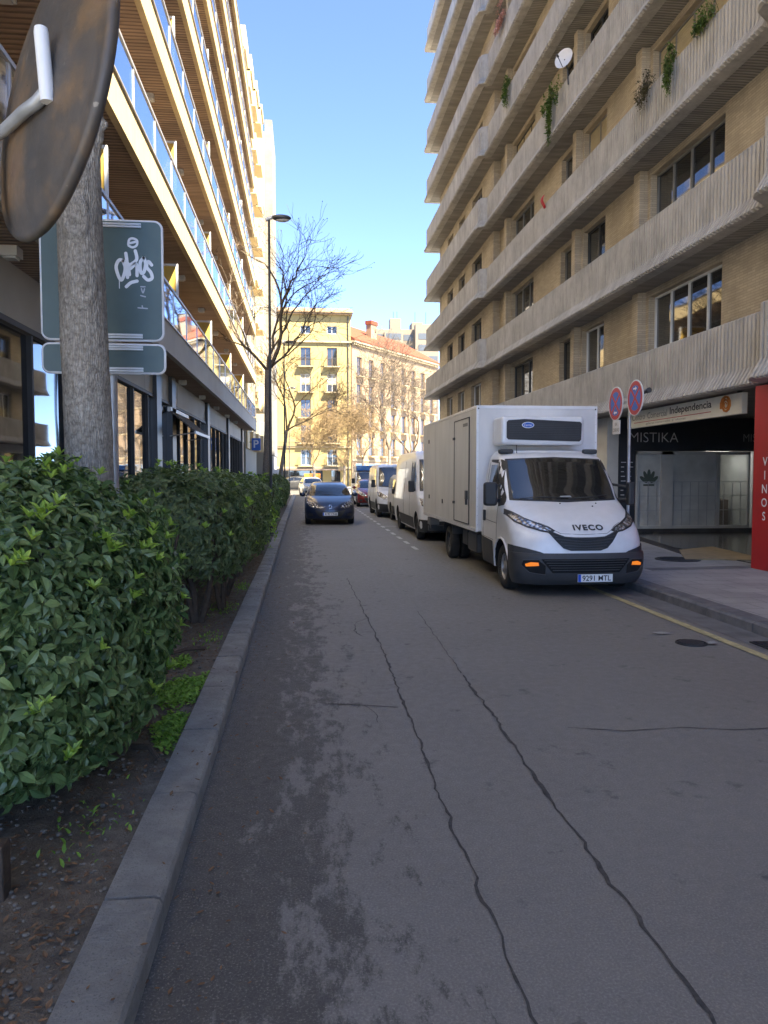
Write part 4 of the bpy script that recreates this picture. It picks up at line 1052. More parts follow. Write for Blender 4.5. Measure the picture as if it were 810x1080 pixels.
text('lettering', 'OBRAS', 'grey_ink', pl, frame_mtx((-.101, .37, 2.5), (0, -1, 0), (0, 0, 1)), width=.28, height=.07, bold=.01, ext=.001)
b = MB(); b.box(-.02, .06, .3, .5, 3.16, 3.3) if False else b.tube([(.02, -.75, 3.14), (.02, -.55, 3.12)], [.05, .03], 8); b.build('sensor_cap', 'dark_metal', nps)

# green sign seen from behind
gs = empty('direction_sign', (-1.56, 6.3, .09), label='dark green sign panel seen from behind, with white spray tag, behind the thick trunk', cat='road sign')
b = MB(); b.tube([(0.03, .08, 0), (0.03, .08, 3.66)], .045, 12); b.build('post', 'galv', gs, smooth=True)
def rrect(b, x0, x1, z0, z1, r, ya, yb):
    P = []
    for (cx_, cz_, a0) in ((x1-r, z1-r, 0), (x0+r, z1-r, 90), (x0+r, z0+r, 180), (x1-r, z0+r, 270)):
        for q in range(7): a = R(a0+q*15); P.append((cx_+r*math.cos(a), cz_+r*math.sin(a)))
    b.prism(P, ya, yb, 'Y'); return P
def sign_back(x0, x1, z0, z1, nm, r=.06):
    b = MB(); P = rrect(b, x0, x1, z0, z1, r, -.012, .012); p = b.build(nm, 'sign_back', gs)
    b = MB(); pts = [(x, 0, z) for x, z in P]+[(P[0][0], 0, P[0][1])]; b.tube(pts, .0135, 8, cap=False); b.build('edge_trim', 'white_metal', p, smooth=True)
    return p
p1 = sign_back(-.47, .455, 2.77, 3.70, 'panel'); p2 = sign_back(-.47, .465, 2.51, 2.73, 'lower_panel', .05)
for p, zs in ((p1, (2.80, 3.665)), (p2, (2.535, 2.705))):
    for z in zs:
        b = MB(); b.box(.0, .3, -.03, -.012, z-.018, z-.004); b.box(.0, .3, -.03, -.012, z+.001, z+.015); b.ball((.03, -.033, z), .012, 8, 5)
        b.build('clamp_rail', 'alu', p)
# spray tag strokes on the panel
def strokes(ls, w_, nm, mat='white_ink'):
    b = MB()
    for k_, pts in enumerate(ls):
        P = []
        for i in range(len(pts)-1):
            p0 = pts[max(i-1, 0)]; a = pts[i]; c = pts[i+1]; d = pts[min(i+2, len(pts)-1)]
            for q in range(6):
                t = q/6; P.append(tuple(.5*((2*a[j])+(-p0[j]+c[j])*t+(2*p0[j]-5*a[j]+4*c[j]-d[j])*t*t+(-p0[j]+3*a[j]-3*c[j]+d[j])*t**3) for j in (0, 1)))
        P.append(pts[-1]); vs = []; n = len(P); yy = -.0135-.0003*k_
        for i, (x, z) in enumerate(P):
            q, r_ = P[min(i+1, n-1)], P[max(i-1, 0)]; dx, dz = q[0]-r_[0], q[1]-r_[1]; l = math.hypot(dx, dz) or 1; vs += [(x-dz/l*w_, yy, z+dx/l*w_), (x+dz/l*w_, yy, z-dx/l*w_)]
        b.add(vs, [(2*i, 2*i+1, 2*i+3, 2*i+2) for i in range(n-1)])
        for (x, z) in (P[0], P[-1]):
            b.add([(x+w_*math.cos(2*math.pi*i/10), yy-.0001, z+w_*math.sin(2*math.pi*i/10)) for i in range(10)], [range(10)])
    return b.build(nm, mat, p1)
def gp(u, v): return (-.005+u/576*.46+.025*0+.0, 3.765-.0*0-(v+60)/1080*1.16+.0)
G = lambda L_: [gp(u, v) for u, v in L_]
strokes([G([(255, 170), (265, 135), (300, 125), (340, 140), (335, 175), (295, 190), (258, 178)]), G([(275, 160), (322, 150)])], .009, 'spray_tag')
strokes([G([(205, 290), (165, 285), (135, 330), (150, 390), (180, 430), (205, 400), (222, 340), (200, 290)]),
         G([(230, 235), (240, 300), (235, 350), (243, 410)]), G([(322, 215), (332, 280), (250, 330), (270, 345), (330, 310), (335, 395)]), G([(250, 310), (262, 390)]),
         G([(400, 265), (368, 300), (372, 370), (400, 370), (420, 310), (405, 265)]),
         G([(478, 315), (445, 290), (430, 330), (470, 370), (480, 410), (440, 425), (400, 400)]),
         G([(230, 478), (275, 448), (335, 435)])], .013, 'spray_tag')
strokes([G([(163, 430), (163, 490)])], .003, 'spray_drip')
strokes([G([(370, 475), (410, 475)]), G([(375, 490), (390, 520), (405, 490)]), G([(368, 540), (412, 548)]), G([(340, 630), (430, 634)]), G([(380, 615), (385, 630)])], .005, 'paint_scrape', 'silver_ink')

# traffic mirror seen from behind, top left
tm = empty('traffic_mirror', (-.925, 2.4, .0), label='weathered round traffic mirror seen from behind on a bent grey arm, top left', cat='traffic mirror')
b = MB(); b.tube([(-.10, 0, 0), (0.0, 0, 2.72), (0.0, 0, 2.95)], .034, 16); b.build('pole', 'galv', tm, smooth=True)
Rv, Uv, Fv = Vector((.9943, -.1067, 0)), Vector((.0055, .0509, .9987)), Vector((.1066, .993, -.0512))
nb_ = Vector((-.7945, -.5915, .1374)).normalized(); cen = Vector((-.716, 2.3, 2.874))-Vector(tm.location)
q_ = nb_.to_track_quat('Z', 'Y').to_matrix().to_4x4(); mm = Matrix.Translation(cen) @ q_
b = MB(mm); prof = [(.001, .052), (.06, .051), (.14, .047), (.22, .038), (.30, .024), (.36, .008), (.385, -.002), (.398, .0), (.408, -.004), (.413, -.014), (.41, -.026), (.4, -.034), (.385, -.034)]
b.lathe(prof, n=96); b.build('back_shell', 'weathered_back', tm, smooth=True, angle=60)
b = MB(mm); b.lathe([(.386, -.03), (.3, -.012), (.2, .004), (.1, .014), (.001, .018)], n=64); b.build('mirror_face', 'chrome', tm, smooth=True)
b = MB(); 
A = lambda x, y, z: Vector((x, y, z))-Vector(tm.location)
b.tube([A(-.659, 2.12, 2.77), A(-.66, 2.12, 2.80), A(-.670, 2.12, 2.945), A(-.6705, 2.12, 2.957)], [.017, .0185, .0185, .0165], 18); b.build('mount_tube', 'white_metal', tm, smooth=True)
b = MB(); b.tube([A(-.925, 2.4, 2.77), A(-.84, 2.33, 2.785), A(-.74, 2.19, 2.775), A(-.69, 2.14, 2.778), A(-.659, 2.122, 2.80)], [.0165, .0165, .0165, .017, .017], 16); b.build('arm', 'galv', tm, smooth=True)
b = MB(Matrix.Translation(A(-.657, 2.13, 2.80)) @ Matrix.Rotation(R(-25), 4, 'Y')); b.box(-.03, .045, -.012, .045, -.004, .004); b.build('clamp', 'dark_metal', tm)

# satellite dish and balcony plants
t = empty('satellite_dish', (7.85, 22.4, 13.66), label='white round satellite dish fixed above the fourth parapet', cat='satellite dish')
m = Matrix.Translation((-.1, 0, .4)) @ Vector((-.75, -.62, .15)).to_track_quat('Z', 'Y').to_matrix().to_4x4()
b = MB(m); b.lathe([(.001, -.05), (.15, -.038), (.24, -.02), (.29, 0), (.295, .004), (.29, .006), (.24, -.012), (.15, -.03), (.001, -.042)], n=32); b.build('reflector', 'white_paint', t, smooth=True)
b = MB(m); b.tube([(0, -.28, 0), (0, -.12, .32)], .012, 6); b.tube([(0, -.12, .28), (0, -.1, .36)], .03, 8); b.build('feed_arm', 'dark_metal', t)
b = MB(); b.tube([(.05, 0, -.35), (.02, 0, .1), (-.06, .02, .38)], .022, 8); b.build('mast', 'dark_metal', t)
def trailing(loc, wdt, drop, n, mat, label, up=.2, nm='trailing_plant', seed=1, ls=.07, cone=.5):
    rr = random.Random(seed); t = empty(nm, loc, 0, label, 'plant', 'plants on the balcony parapets'); b = MB(); s2 = MB()
    for k in range(max(6, int(wdt*14))):
        y0 = rr.gauss(0, wdt*.35); ln = drop*rr.uniform(.4, 1)*(1-cone*min(1, abs(y0)/wdt*1.4)); pts = []
        for i in range(9):
            u = i/8; pts.append(Vector((-.05-.13*math.sin(min(1, u*3)*1.57)+rr.gauss(0, .012), y0+rr.gauss(0, .02)+.06*u*rr.uniform(-1, 1), up*math.sin(min(1, u*4)*3.14)*.9-ln*max(0, u-.12))))
        s2.tube(pts, .005, 3, cap=False)
        for q in range(int(n/max(6, wdt*14))):
            p = pts[rr.randrange(9)]+Vector((rr.gauss(0, .03), rr.gauss(0, .045), rr.gauss(0, .05)+.02)); dv = Vector((-abs(rr.gauss(.4, .4)), rr.gauss(0, .6), rr.gauss(-.3, .5))).normalized()
            nn = Vector((-1, 0, .6)); nn = (nn-dv*nn.dot(dv)).normalized(); leaf_geo(b, p, nn, dv, ls*rr.uniform(.6, 1.2), ls*.5, .15, .2)
    b.build('foliage', mat, t); s2.build('stems', 'stem', t); return t
trailing((7.98, 23.8, 13.66), .75, 1.75, 1300, 'trail', 'long green plant trailing far down the parapet just left of the satellite dish', seed=2, ls=.1)
trailing((7.98, 15.9, 10.66), .42, 1.05, 900, 'trail', 'green creeper hanging over the third parapet, nearer of the two', seed=3)
trailing((7.98, 17.25, 10.66), .62, .75, 600, 'trail_brown', 'brownish sparse creeper hanging over the third parapet, farther of the two', seed=4)
trailing((8.05, 14.7, 10.68), .8, .15, 700, 'trail', 'low green bush showing above the third parapet at the top right', up=.25, seed=5, nm='balcony_bush')
trailing((7.98, 29.0, 16.66), .7, 1.3, 700, 'trail', 'olive plant trailing from the fifth parapet near the building corner', seed=6, ls=.1)
trailing((7.98, 30.3, 19.6), .9, .5, 800, 'flower', 'pink flowering plant on the sixth parapet next to the building corner', up=.7, seed=7, ls=.1, nm='flowering_plant')
trailing((7.98, 23.2, 19.64), .5, 1.0, 500, 'trail', 'green plant hanging from the sixth parapet at the top of the photo', seed=8, ls=.1)
b = MB(); b.prism([(0, 0), (.0, .5), (-.08, .42), (-.16, .1), (-.1, -.05)], -.12, .12, 'Y'); b = MB()
vs = []
for j in range(6):
    for i in range(6): vs.append((-.06-.05*math.sin(j*.9)+.02*math.sin(i*2), -.12+.24*i/5*(1-j*.08), .30-.08*j))
b.add(vs, [(j*6+i, j*6+i+1, (j+1)*6+i+1, (j+1)*6+i) for j in range(5) for i in range(5)])
o = b.build('red_cloth', 'sign_red', smooth=True); o.location = (7.93, 24.6, 10.55); tag(o, 'small red cloth draped over the third parapet', 'cloth'); sm = o.modifiers.new('thick', 'SOLIDIFY'); sm.thickness = .01

# ------------------------------------------------------------------ vehicles
def pchip(xs, ys, x):
    if x <= xs[0]: return ys[0]
    if x >= xs[-1]: return ys[-1]
    i = max(j for j in range(len(xs)-1) if xs[j] <= x)
    def sl(j): return (ys[j+1]-ys[j])/(xs[j+1]-xs[j])
    def tg(j):
        if j == 0: return sl(0)
        if j == len(xs)-1: return sl(j-1)
        a, c = sl(j-1), sl(j); return 0 if a*c <= 0 else 2*a*c/(a+c)
    h = xs[i+1]-xs[i]; t = (x-xs[i])/h; m0, m1 = tg(i)*h, tg(i+1)*h
    return (2*t**3-3*t*t+1)*ys[i]+(t**3-2*t*t+t)*m0+(-2*t**3+3*t*t)*ys[i+1]+(t**3-t*t)*m1
class Shell:
    """car body: horizontal superellipse sections. keys: (z, f, d, n, w, r, dr)"""
    def __init__(s, keys): s.k = keys; s.z = [k[0] for k in keys]
    def at(s, z): return [pchip(s.z, [k[i] for k in s.k], z) for i in range(1, 7)]
    def front(s, x, z):
        f, d, n, w_, r, dr = s.at(z); u = min(1, abs(x)/w_); return f+d*(1-(1-u**n)**(1/n))
    def back(s, x, z):
        f, d, n, w_, r, dr = s.at(z); u = min(1, abs(x)/w_); return r-dr*(1-(1-u**3)**(1/3))
    def side(s, y, z):
        f, d, n, w_, r, dr = s.at(z)
        if y < f+d: return w_*max(0, 1-min(1, (f+d-y)/d)**n)**(1/n)
        if y > r-dr: return w_*max(0, 1-min(1, (y-r+dr)/dr)**3)**(1/3)
        return w_
    def outline(s, z, K=14, S_=16):
        f, d, n, w_, r, dr = s.at(z); P = []
        for i in range(-K, K+1):
            a = math.pi/2*i/K; c_, s_ = abs(math.cos(a)), math.sin(a)
            x = w_*math.copysign(abs(s_)**(2/n), s_); y = f+d-d*c_**(2/n); P.append((x, y, z))
        for i in range(1, S_): P.append((w_, f+d+(r-dr-f-d)*i/S_, z))
        for i in range(K, -K-1, -1):
            a = math.pi/2*i/K; c_, s_ = abs(math.cos(a)), math.sin(a); P.append((w_*math.copysign(abs(s_)**(2/3), s_), r-dr+dr*c_**(2/3), z))
        for i in range(S_-1, 0, -1): P.append((-w_, f+d+(r-dr-f-d)*i/S_, z))
        return P
    def mesh(s, b, z0, z1, nz=40, crown=.04):
        zs = [z0+(z1-z0)*i/nz for i in range(nz+1)]; n = None; vs = []
        for z in zs:
            o = s.outline(z); n = len(o); vs += o
        f, d, nn, w_, r, dr = s.at(z1); cx_, cy_ = 0, (f+r)/2
        for t, hz in ((.97, .35), (.9, .65), (.75, .88), (.5, 1)):
            vs += [(p[0]*t, cy_+(p[1]-cy_)*(1-(1-t)*min(1, w_/((r-f)/2))), z1+crown*hz) for p in s.outline(z1)]
        k = len(vs)//n
        b.add(vs, [(i*n+j, i*n+(j+1) % n, (i+1)*n+(j+1) % n, (i+1)*n+j) for i in range(k-1) for j in range(n)]+[list(range(n))[::-1], list(range((k-1)*n, k*n))])
def clip(poly, axis, v, keep_less):
    out = []
    for i in range(len(poly)):
        a, c = poly[i], poly[(i+1) % len(poly)]; ia = (a[axis] <= v) == keep_less or a[axis] == v; ic = (c[axis] <= v) == keep_less or c[axis] == v
        if ia: out.append(a)
        if ia != ic:
            t = (v-a[axis])/(c[axis]-a[axis]); out.append(tuple(a[j]+(c[j]-a[j])*t for j in (0, 1)))
    return out
def patch(b, fn, poly, cell=.08, off=.005):
    """fn(u,v)->Vector surface; poly in (u,v)"""
    us = [p[0] for p in poly]; vs_ = [p[1] for p in poly]
    nu = max(1, int((max(us)-min(us))/cell)); nv = max(1, int((max(vs_)-min(vs_))/cell))
    def P(u, v):
        e = 1e-3; p = fn(u, v); a = fn(u+e, v)-fn(u-e, v); c = fn(u, v+e)-fn(u, v-e); n = a.cross(c)
        n = n.normalized() if n.length > 1e-12 else Vector((0, -1, 0)); return p, n
    for i in range(nu):
        u0 = min(us)+(max(us)-min(us))*i/nu; u1 = min(us)+(max(us)-min(us))*(i+1)/nu; c1 = clip(clip(poly, 0, u0, False), 0, u1, True)
        if len(c1) < 3: continue
        for j in range(nv):
            v0 = min(vs_)+(max(vs_)-min(vs_))*j/nv; v1 = min(vs_)+(max(vs_)-min(vs_))*(j+1)/nv; c2 = clip(clip(c1, 1, v0, False), 1, v1, True)
            if len(c2) < 3: continue
            q = []
            for (u, v) in c2:
                p, n = P(u, v)
                q.append(p+n*off)
            b.add(q, [list(range(len(q)))])
def ffront(S_): return lambda x, z: Vector((x, S_.front(x, z), z))
def fback(S_): return lambda x, z: Vector((-x, S_.back(x, z), z))
def fside(S_, sg): return lambda y, z: Vector((sg*S_.side(y if True else y, z), y, z))
def mirror_poly(P): return [(-x, z) for x, z in P][::-1]
def cut(obj, cutters):
    for (cy, cz, r, x0, x1) in cutters:
        b = MB(); b.tube([(x0, cy, cz), (x1, cy, cz)], r, 36); c = b.build('cutter', 'void'); c.parent = obj.parent
        md = obj.modifiers.new('arch', 'BOOLEAN'); md.object = c; md.operation = 'DIFFERENCE'; md.solver = 'EXACT'
        obj.data.materials.append(M['void']) if len(obj.data.materials) < 2 else None
        dg = bpy.context.evaluated_depsgraph_get(); me = bpy.data.meshes.new_from_object(obj.evaluated_get(dg)); obj.modifiers.remove(md)
        old = obj.data; obj.data = me; bpy.data.objects.remove(c)
    me = obj.data
    me.polygons.foreach_set('use_smooth', [True]*len(me.polygons)); me.set_sharp_from_angle(angle=R(32))
def wheel(parent, x, y, r, sg, width=.2, rim='alloy', spokes=5, hub=None):
    m = Matrix.Translation((x, y, r)) @ (Matrix.Rotation(math.pi, 4, 'Z') if sg < 0 else Matrix())
    h = width/2; b = MB(m); rr_ = r
    b.lathe([(r*.6, -h*.8), (r*.7, -h), (r*.9, -h), (r*.975, -h*.8), (r, -h*.45), (r, h*.45), (r*.975, h*.8), (r*.9, h), (r*.7, h*.98), (r*.64, h*.9), (r*.6, h*.7)], axis='X', n=40)
    for k in range(3): b.lathe([(r*1.001, h*(-.35+.35*k)-.006), (r*1.003, h*(-.35+.35*k))], axis='X', n=40)
    wh = b.build('wheel', 'rubber', parent, smooth=True, angle=50)
    b = MB(m); b.lathe([(r*.64, h*.9), (r*.63, h*.8), (r*.58, h*.62), (r*.56, h*.3), (.001, h*.3)], axis='X', n=36)
    b.lathe([(.001, h*.78), (r*.13, h*.78), (r*.17, h*.68), (r*.18, h*.32)], axis='X', n=20)
    for k in range(spokes):
        a = 2*math.pi*k/spokes
        mk = MB(m @ Matrix.Rotation(a, 4, 'X')); mk.prism([(-r*.09, r*.1), (r*.09, r*.1), (r*.065, r*.6), (-r*.065, r*.6)], h*.34, h*.6, 'X')
        b.v += mk.v; o = len(b.v)-len(mk.v); b.f += [[i+o for i in f] for f in mk.f]; b.mi += mk.mi
    b.build('rim', rim, wh, smooth=True, angle=40)
    b = MB(m)
    for k in range(spokes):
        a = 2*math.pi*(k+.5)/spokes; c_ = (h*.305, r*.38*math.cos(a), r*.38*math.sin(a)); b.ball(c_, (.004, r*.1, r*.1), 8, 4)
    b.build('rim_opening', 'void', wh); return wh
def plate(parent, c, txt, w_=.52, rz=0, back=False):
    p = MB(Matrix.Translation(c)); p.box(-w_/2, w_/2, -.006, .006, -.056, .056); o = p.build('number_plate', 'plate_white', parent)
    p = MB(Matrix.Translation(c)); p.box(-w_/2+.002, -w_/2+.045, -.009, -.0065, -.053, .053); p.build('blue_band', 'eu_blue', o)
    if txt: text('lettering', txt, 'ink', o, frame_mtx((c[0]+.02, c[1]-.0065, c[2]), (1, 0, 0), (0, 0, 1)), width=w_*.82, height=.078, bold=.012, ext=.0015)
    return o

# --- box truck
TX, TY = 4.08, 10.55
tr = empty('box_truck', (TX, TY, 0), 0, 'white refrigerated box truck with black bumper parked at the right kerb, facing the camera', 'truck')
cab = Shell([(.18, .13, .45, 2.6, .92, 2.35, .05), (.32, .05, .5, 2.6, .97, 2.35, .05), (.50, .015, .5, 2.7, .99, 2.35, .05), (.66, .03, .52, 2.7, 1.0, 2.35, .05), (.80, .055, .52, 2.7, 1.0, 2.35, .05),
    (.92, .10, .54, 2.6, 1.0, 2.35, .05), (1.02, .19, .56, 2.6, .995, 2.35, .05), (1.12, .33, .56, 2.6, .99, 2.35, .05), (1.22, .52, .54, 2.6, .98, 2.35, .05), (1.31, .74, .44, 2.7, .965, 2.35, .05), (1.37, .90, .34, 2.7, .955, 2.35, .05),
    (1.6, 1.08, .28, 2.6, .93, 2.35, .05), (1.85, 1.29, .26, 2.6, .895, 2.35, .05), (2.03, 1.46, .26, 2.6, .86, 2.35, .05), (2.10, 1.60, .28, 2.6, .83, 2.35, .05), (2.15, 1.82, .28, 2.6, .78, 2.35, .05)])
b = MB(); cab.mesh(b, .30, 2.15, 64, .035); body = b.build('cab', 'white_paint', tr, merge=False)
cut(body, [(1.0, .34, .44, -1.3, 1.3)])
F = ffront(cab)
def fpart(nm, polys, mat, off=.006, cell=.06, fn=F, parent=tr, sm=True):
    b = MB()
    for P in polys: patch(b, fn, P, cell, off)
    return b.build(nm, mat, parent, smooth=sm, merge=True, angle=60)
wsh = [(-.80, 1.40), (-.4, 1.375), (0, 1.37), (.4, 1.375), (.80, 1.40), (.80, 1.7), (.765, 2.0), (.4, 2.03), (0, 2.035), (-.4, 2.03), (-.765, 2.0), (-.80, 1.7)]
wb = [(-.86, 1.375), (0, 1.345), (.86, 1.375), (.83, 1.75), (.795, 2.03), (0, 2.06), (-.795, 2.03), (-.83, 1.75)]
fpart('windscreen_seal', [wb], 'black_plastic', .004)
wn = fpart('windscreen', [wsh], 'car_glass', .010)
b = MB(); P = lambda x, z, o=.02: Vector((x, cab.front(x, z)-o, z))
b.tube([P(-.72, 1.40), P(-.35, 1.43), P(.02, 1.42)], [.012, .01, .006], 6); b.tube([P(.05, 1.40), P(.45, 1.43), P(.72, 1.46)], [.012, .01, .006], 6); b.build('wiper', 'black_plastic', tr)
b = MB(); b.add([P(-.10, 1.40, .014), P(.13, 1.405, .014), P(.09, 1.45, .014), P(-.07, 1.445, .014)], [(0, 1, 2, 3)]); b.build('paper_on_dash', 'paper', tr)
# bumper: slightly proud shell
bm_ = Shell([(.17, .12, .42, 2.7, .955, .56, .02), (.26, .03, .46, 2.7, .99, .56, .02), (.38, -.015, .48, 2.8, 1.01, .56, .02), (.52, -.025, .5, 2.8, 1.02, .56, .02), (.60, -.015, .5, 2.8, 1.02, .56, .02), (.66, .01, .5, 2.8, 1.015, .56, .02)])
b = MB(); bm_.mesh(b, .17, .64, 16, .0); bo = b.build('bumper', 'grey_plastic', tr, smooth=True, angle=35)
# raised outer corners of the bumper
for sg in (1, -1):
    b = MB(); Pc = [(.52, .60), (.66, .66), (.85, .71), (.99, .74), (.995, .60), (.8, .58), (.62, .57)]; Pc = Pc if sg > 0 else mirror_poly(Pc)
    patch(b, ffront(bm_) if False else ffront(cab), Pc, .05, .02); b.build('bumper_corner', 'grey_plastic', bo, smooth=True, merge=True)
    b = MB(); Q = [(.37, .60), (.555, .60), (.555, .745), (.37, .74)]; patch(b, fside(cab, sg), Q, .05, .018*sg); b.build('bumper_corner', 'grey_plastic', bo, smooth=True, merge=True)
FB = ffront(bm_)
li_ = fpart('lower_intake', [[(-.5, .36), (.5, .36), (.62, .50), (.66, .56), (-.66, .56), (-.62, .50)]], 'void', .004, fn=FB, parent=bo)
b = MB()
for i, z in enumerate((.40, .435, .47, .505, .54)): b.tube([Vector((x_, bm_.front(x_, z)-.012, z)) for x_ in [(-.5-.03*i)+(1.0+.06*i)*q/12 for q in range(13)]], .006, 5)
b.build('intake_bar', 'grey_plastic', li_, smooth=True)
for sg in (1, -1):
    Pq = [(.60, .33), (.82, .36), (.92, .46), (.90, .54), (.70, .55), (.60, .47)]; Pq = Pq if sg > 0 else mirror_poly(Pq)
    fpart('fog_recess', [Pq], 'void', .006, fn=FB, parent=bo)
    pts = Pq+[Pq[0]]; b = MB(); b.tube([Vector((x_, bm_.front(x_, z_)-.012, z_)) for x_, z_ in pts], .009, 6, cap=False); b.build('recess_rim', 'grey_plastic', bo, smooth=True)
    Pq = [(.69, .465), (.86, .45), (.87, .485), (.80, .515), (.70, .51)]; Pq = Pq if sg > 0 else mirror_poly(Pq)
    fpart('indicator', [Pq], 'orange', .014, fn=FB, parent=bo, cell=.03)
# grille and headlights
gr_ = [(-.50, .90), (-.42, .80), (-.33, .71), (-.22, .675), (.22, .675), (.33, .71), (.42, .80), (.50, .90), (.60, 1.0), (.44, .93), (.30, .875), (.15, .865), (-.15, .865), (-.30, .875), (-.44, .93), (-.60, 1.0)]
g_ = fpart('grille', [gr_], 'black_plastic', .008, .04)
b = MB()
for i, z in enumerate((.70, .735, .77, .805, .84)):
    hw = .24+.055*i+.02; pts = [P(-hw+2*hw*q/14, z+.012*abs(q-7)/7*(1+i*.8), .02) for q in range(15)]; b.tube(pts, .0085, 5)
b.build('grille_bar', 'grey_plastic', g_, smooth=True)
b = MB(); pts = [P(x_, z_, .022) for x_, z_ in ((-.58, 1.0), (-.44, .925), (-.30, .872), (-.15, .862), (0, .86), (.15, .862), (.30, .872), (.44, .925), (.58, 1.0))]; b.tube(pts, .009, 6); b.build('chrome_strip', 'grey_plastic', g_, smooth=True)
def lamp_glass():
    m, t, out = nt('headlamp'); p = N(t, 'ShaderNodeBsdfPrincipled', Roughness=.08, Metallic=.6); v = coords(t, (1, 1, 1))
    vo = N(t, 'ShaderNodeTexVoronoi', Scale=16); L(t, v, vo.inputs['Vector']); c = ramp(t, vo.outputs['Distance'], [(.15, (.8, .82, .84)), (.4, (.45, .47, .5)), (.6, (.12, .12, .13))])
    L(t, c, p.inputs['Base Color']); p.inputs['Coat Weight'].default_value = 1; L(t, bump(t, vo.outputs['Distance'], .5, .03), p.inputs['Normal']); L(t, p.outputs[0], out.inputs[0]); M['headlamp'] = m
lamp_glass()
for sg in (1, -1):
    Ph = [(.42, .955), (.50, .925), (.62, .945), (.80, 1.0), (.93, 1.07), (.985, 1.17), (.965, 1.25), (.90, 1.215), (.78, 1.13), (.62, 1.06), (.50, 1.01)]
    hl = fpart('headlight', [Ph if sg > 0 else mirror_poly(Ph)], 'black_plastic', .006, .03)
    Ph2 = [(.47, .965), (.52, .945), (.62, .965), (.79, 1.02), (.91, 1.085), (.955, 1.165), (.90, 1.185), (.78, 1.105), (.62, 1.035), (.52, .995)]
    fpart('lens', [Ph2 if sg > 0 else mirror_poly(Ph2)], 'headlamp', .011, .03, parent=hl)
# hood seams
b = MB()
for pts in ([(-.62, 1.07), (-.5, 1.02), (-.42, .96), (-.35, .92), (0, .905), (.35, .92), (.42, .96), (.5, 1.02), (.62, 1.07)],):
    b.tube([P(x_, z_, .001) for x_, z_ in pts], .004, 4)
b.build('bonnet_seam', 'grey_plastic', tr)
b = MB()
for x_, z_ in ((-.13, 1.33), (.35, 1.29), (.45, 1.33)): b.ball(P(x_, z_, .004), .014, 8, 5)
b.build('washer_nozzle', 'black_plastic', tr)
vs, fs = text_verts('IVECO', 1, .045, 0, 1.2); xs_ = [v[0] for v in vs]; ys_ = [v[1] for v in vs]; sc = .46/(max(xs_)-min(xs_)); b = MB()
b.add([P((v[0]-(max(xs_)+min(xs_))/2)*sc+.08, 1.0+(v[1])*sc*.72, .012) for v in vs], fs); b.build('badge', 'dark_metal', tr)
plate(tr, (.12, -.035, .285), '9291 MTL')
# cab sides
for sg in (1, -1):
    Sd = fside(cab, sg); o_ = .006*sg
    def spart(nm, polys, mat, off=o_, parent=tr, cell=.08):
        b = MB(); [patch(b, Sd, Q, cell, off) for Q in polys]; return b.build(nm, mat, parent, smooth=True, merge=True, angle=60)
    spart('pillar_trim', [[(1.02, 1.30), (1.28, 1.27), (1.36, 1.36), (1.62, 1.96), (2.12, 1.99), (2.12, 2.03), (1.60, 2.02), (1.50, 1.98), (1.24, 1.60)]], 'black_plastic', .005*sg)
    sw = spart('side_window', [[(1.36, 1.38), (2.06, 1.36), (2.06, 1.94), (1.66, 1.94), (1.44, 1.60)]], 'car_glass', .009*sg)
    spart('lower_sill', [[(1.45, .31), (2.33, .31), (2.33, .74), (1.50, .70)]], 'grey_plastic', .012*sg)
    dr = []
    for (y0, z0_), (y1, z1_) in (((1.30, .75), (1.30, 1.28)), ((1.30, 1.28), (1.6, 1.97)), ((2.18, .6), (2.18, 1.99)), ((1.5, .72), (2.18, .74)), ((1.6, 1.98), (2.18, 2.02)), ((1.3, 1.0), (2.18, 1.03))):
        dr.append([(y0, z0_), (y1, z1_)])
    b = MB()
    for (a_, c_) in dr: b.tube([Sd(a_[0]+(c_[0]-a_[0])*q/6, a_[1]+(c_[1]-a_[1])*q/6)+Vector((.001*sg, 0, 0)) for q in range(7)], .004, 4)
    b.build('door_seam', 'grey_plastic', tr)
    b = MB(); q = Sd(2.08, 1.08); b.box(min(q.x, q.x+.03*sg), max(q.x, q.x+.03*sg), 2.03, 2.13, 1.0, 1.18); b.build('door_handle', 'black_plastic', tr, bevel=.01)
    # mirror
    mo = 1.27 if sg < 0 else 1.17; b = MB(); b.box(min(sg*1.06, sg*mo), max(sg*1.06, sg*mo), .98, 1.12, 1.29, 1.66); mi_ = b.build('door_mirror', 'black_plastic', tr, bevel=.045 if sg < 0 else .03)
    for A_, r_ in (([(sg*.93, 1.32, 1.36), (sg*1.1, 1.1, 1.38)], .032), ([(sg*.92, 1.36, 1.62), (sg*1.1, 1.1, 1.58)], .022)): b = MB(); b.tube(A_, r_, 8); b.build('mirror_arm', 'black_plastic', mi_, smooth=True)
    b = MB(); b.box(min(sg*1.08, sg*(mo-.02)), max(sg*1.08, sg*(mo-.02)), 1.12, 1.126, 1.32, 1.63); b.build('mirror_glass', 'chrome', mi_)
    b = MB(); b.box(min(sg*.60, sg*.84), max(sg*.60, sg*.84), 1.74, 1.86, 2.12, 2.2); b.build('roof_marker_lamp', 'grey_plastic', tr, bevel=.03)
    # arch lip
    b = MB(); pts = [(sg*(cab.side(1.0+.455*math.cos(a), max(.32, .34+.455*math.sin(a)))+.006), 1.0+.455*math.cos(a), .34+.455*math.sin(a)) for a in [R(-5+19*i) for i in range(11)]]; b.tube(pts, .016, 6); b.build('arch_lip', 'white_paint', tr, smooth=True)
    wheel(tr, sg*.86, 1.0, .345, sg, .22, 'alloy', 6)
    wheel(tr, sg*.90, 5.3, .345, sg, .2, 'grey_plastic', 6); wheel(tr, sg*.68, 5.3, .345, sg, .2, 'grey_plastic', 6)
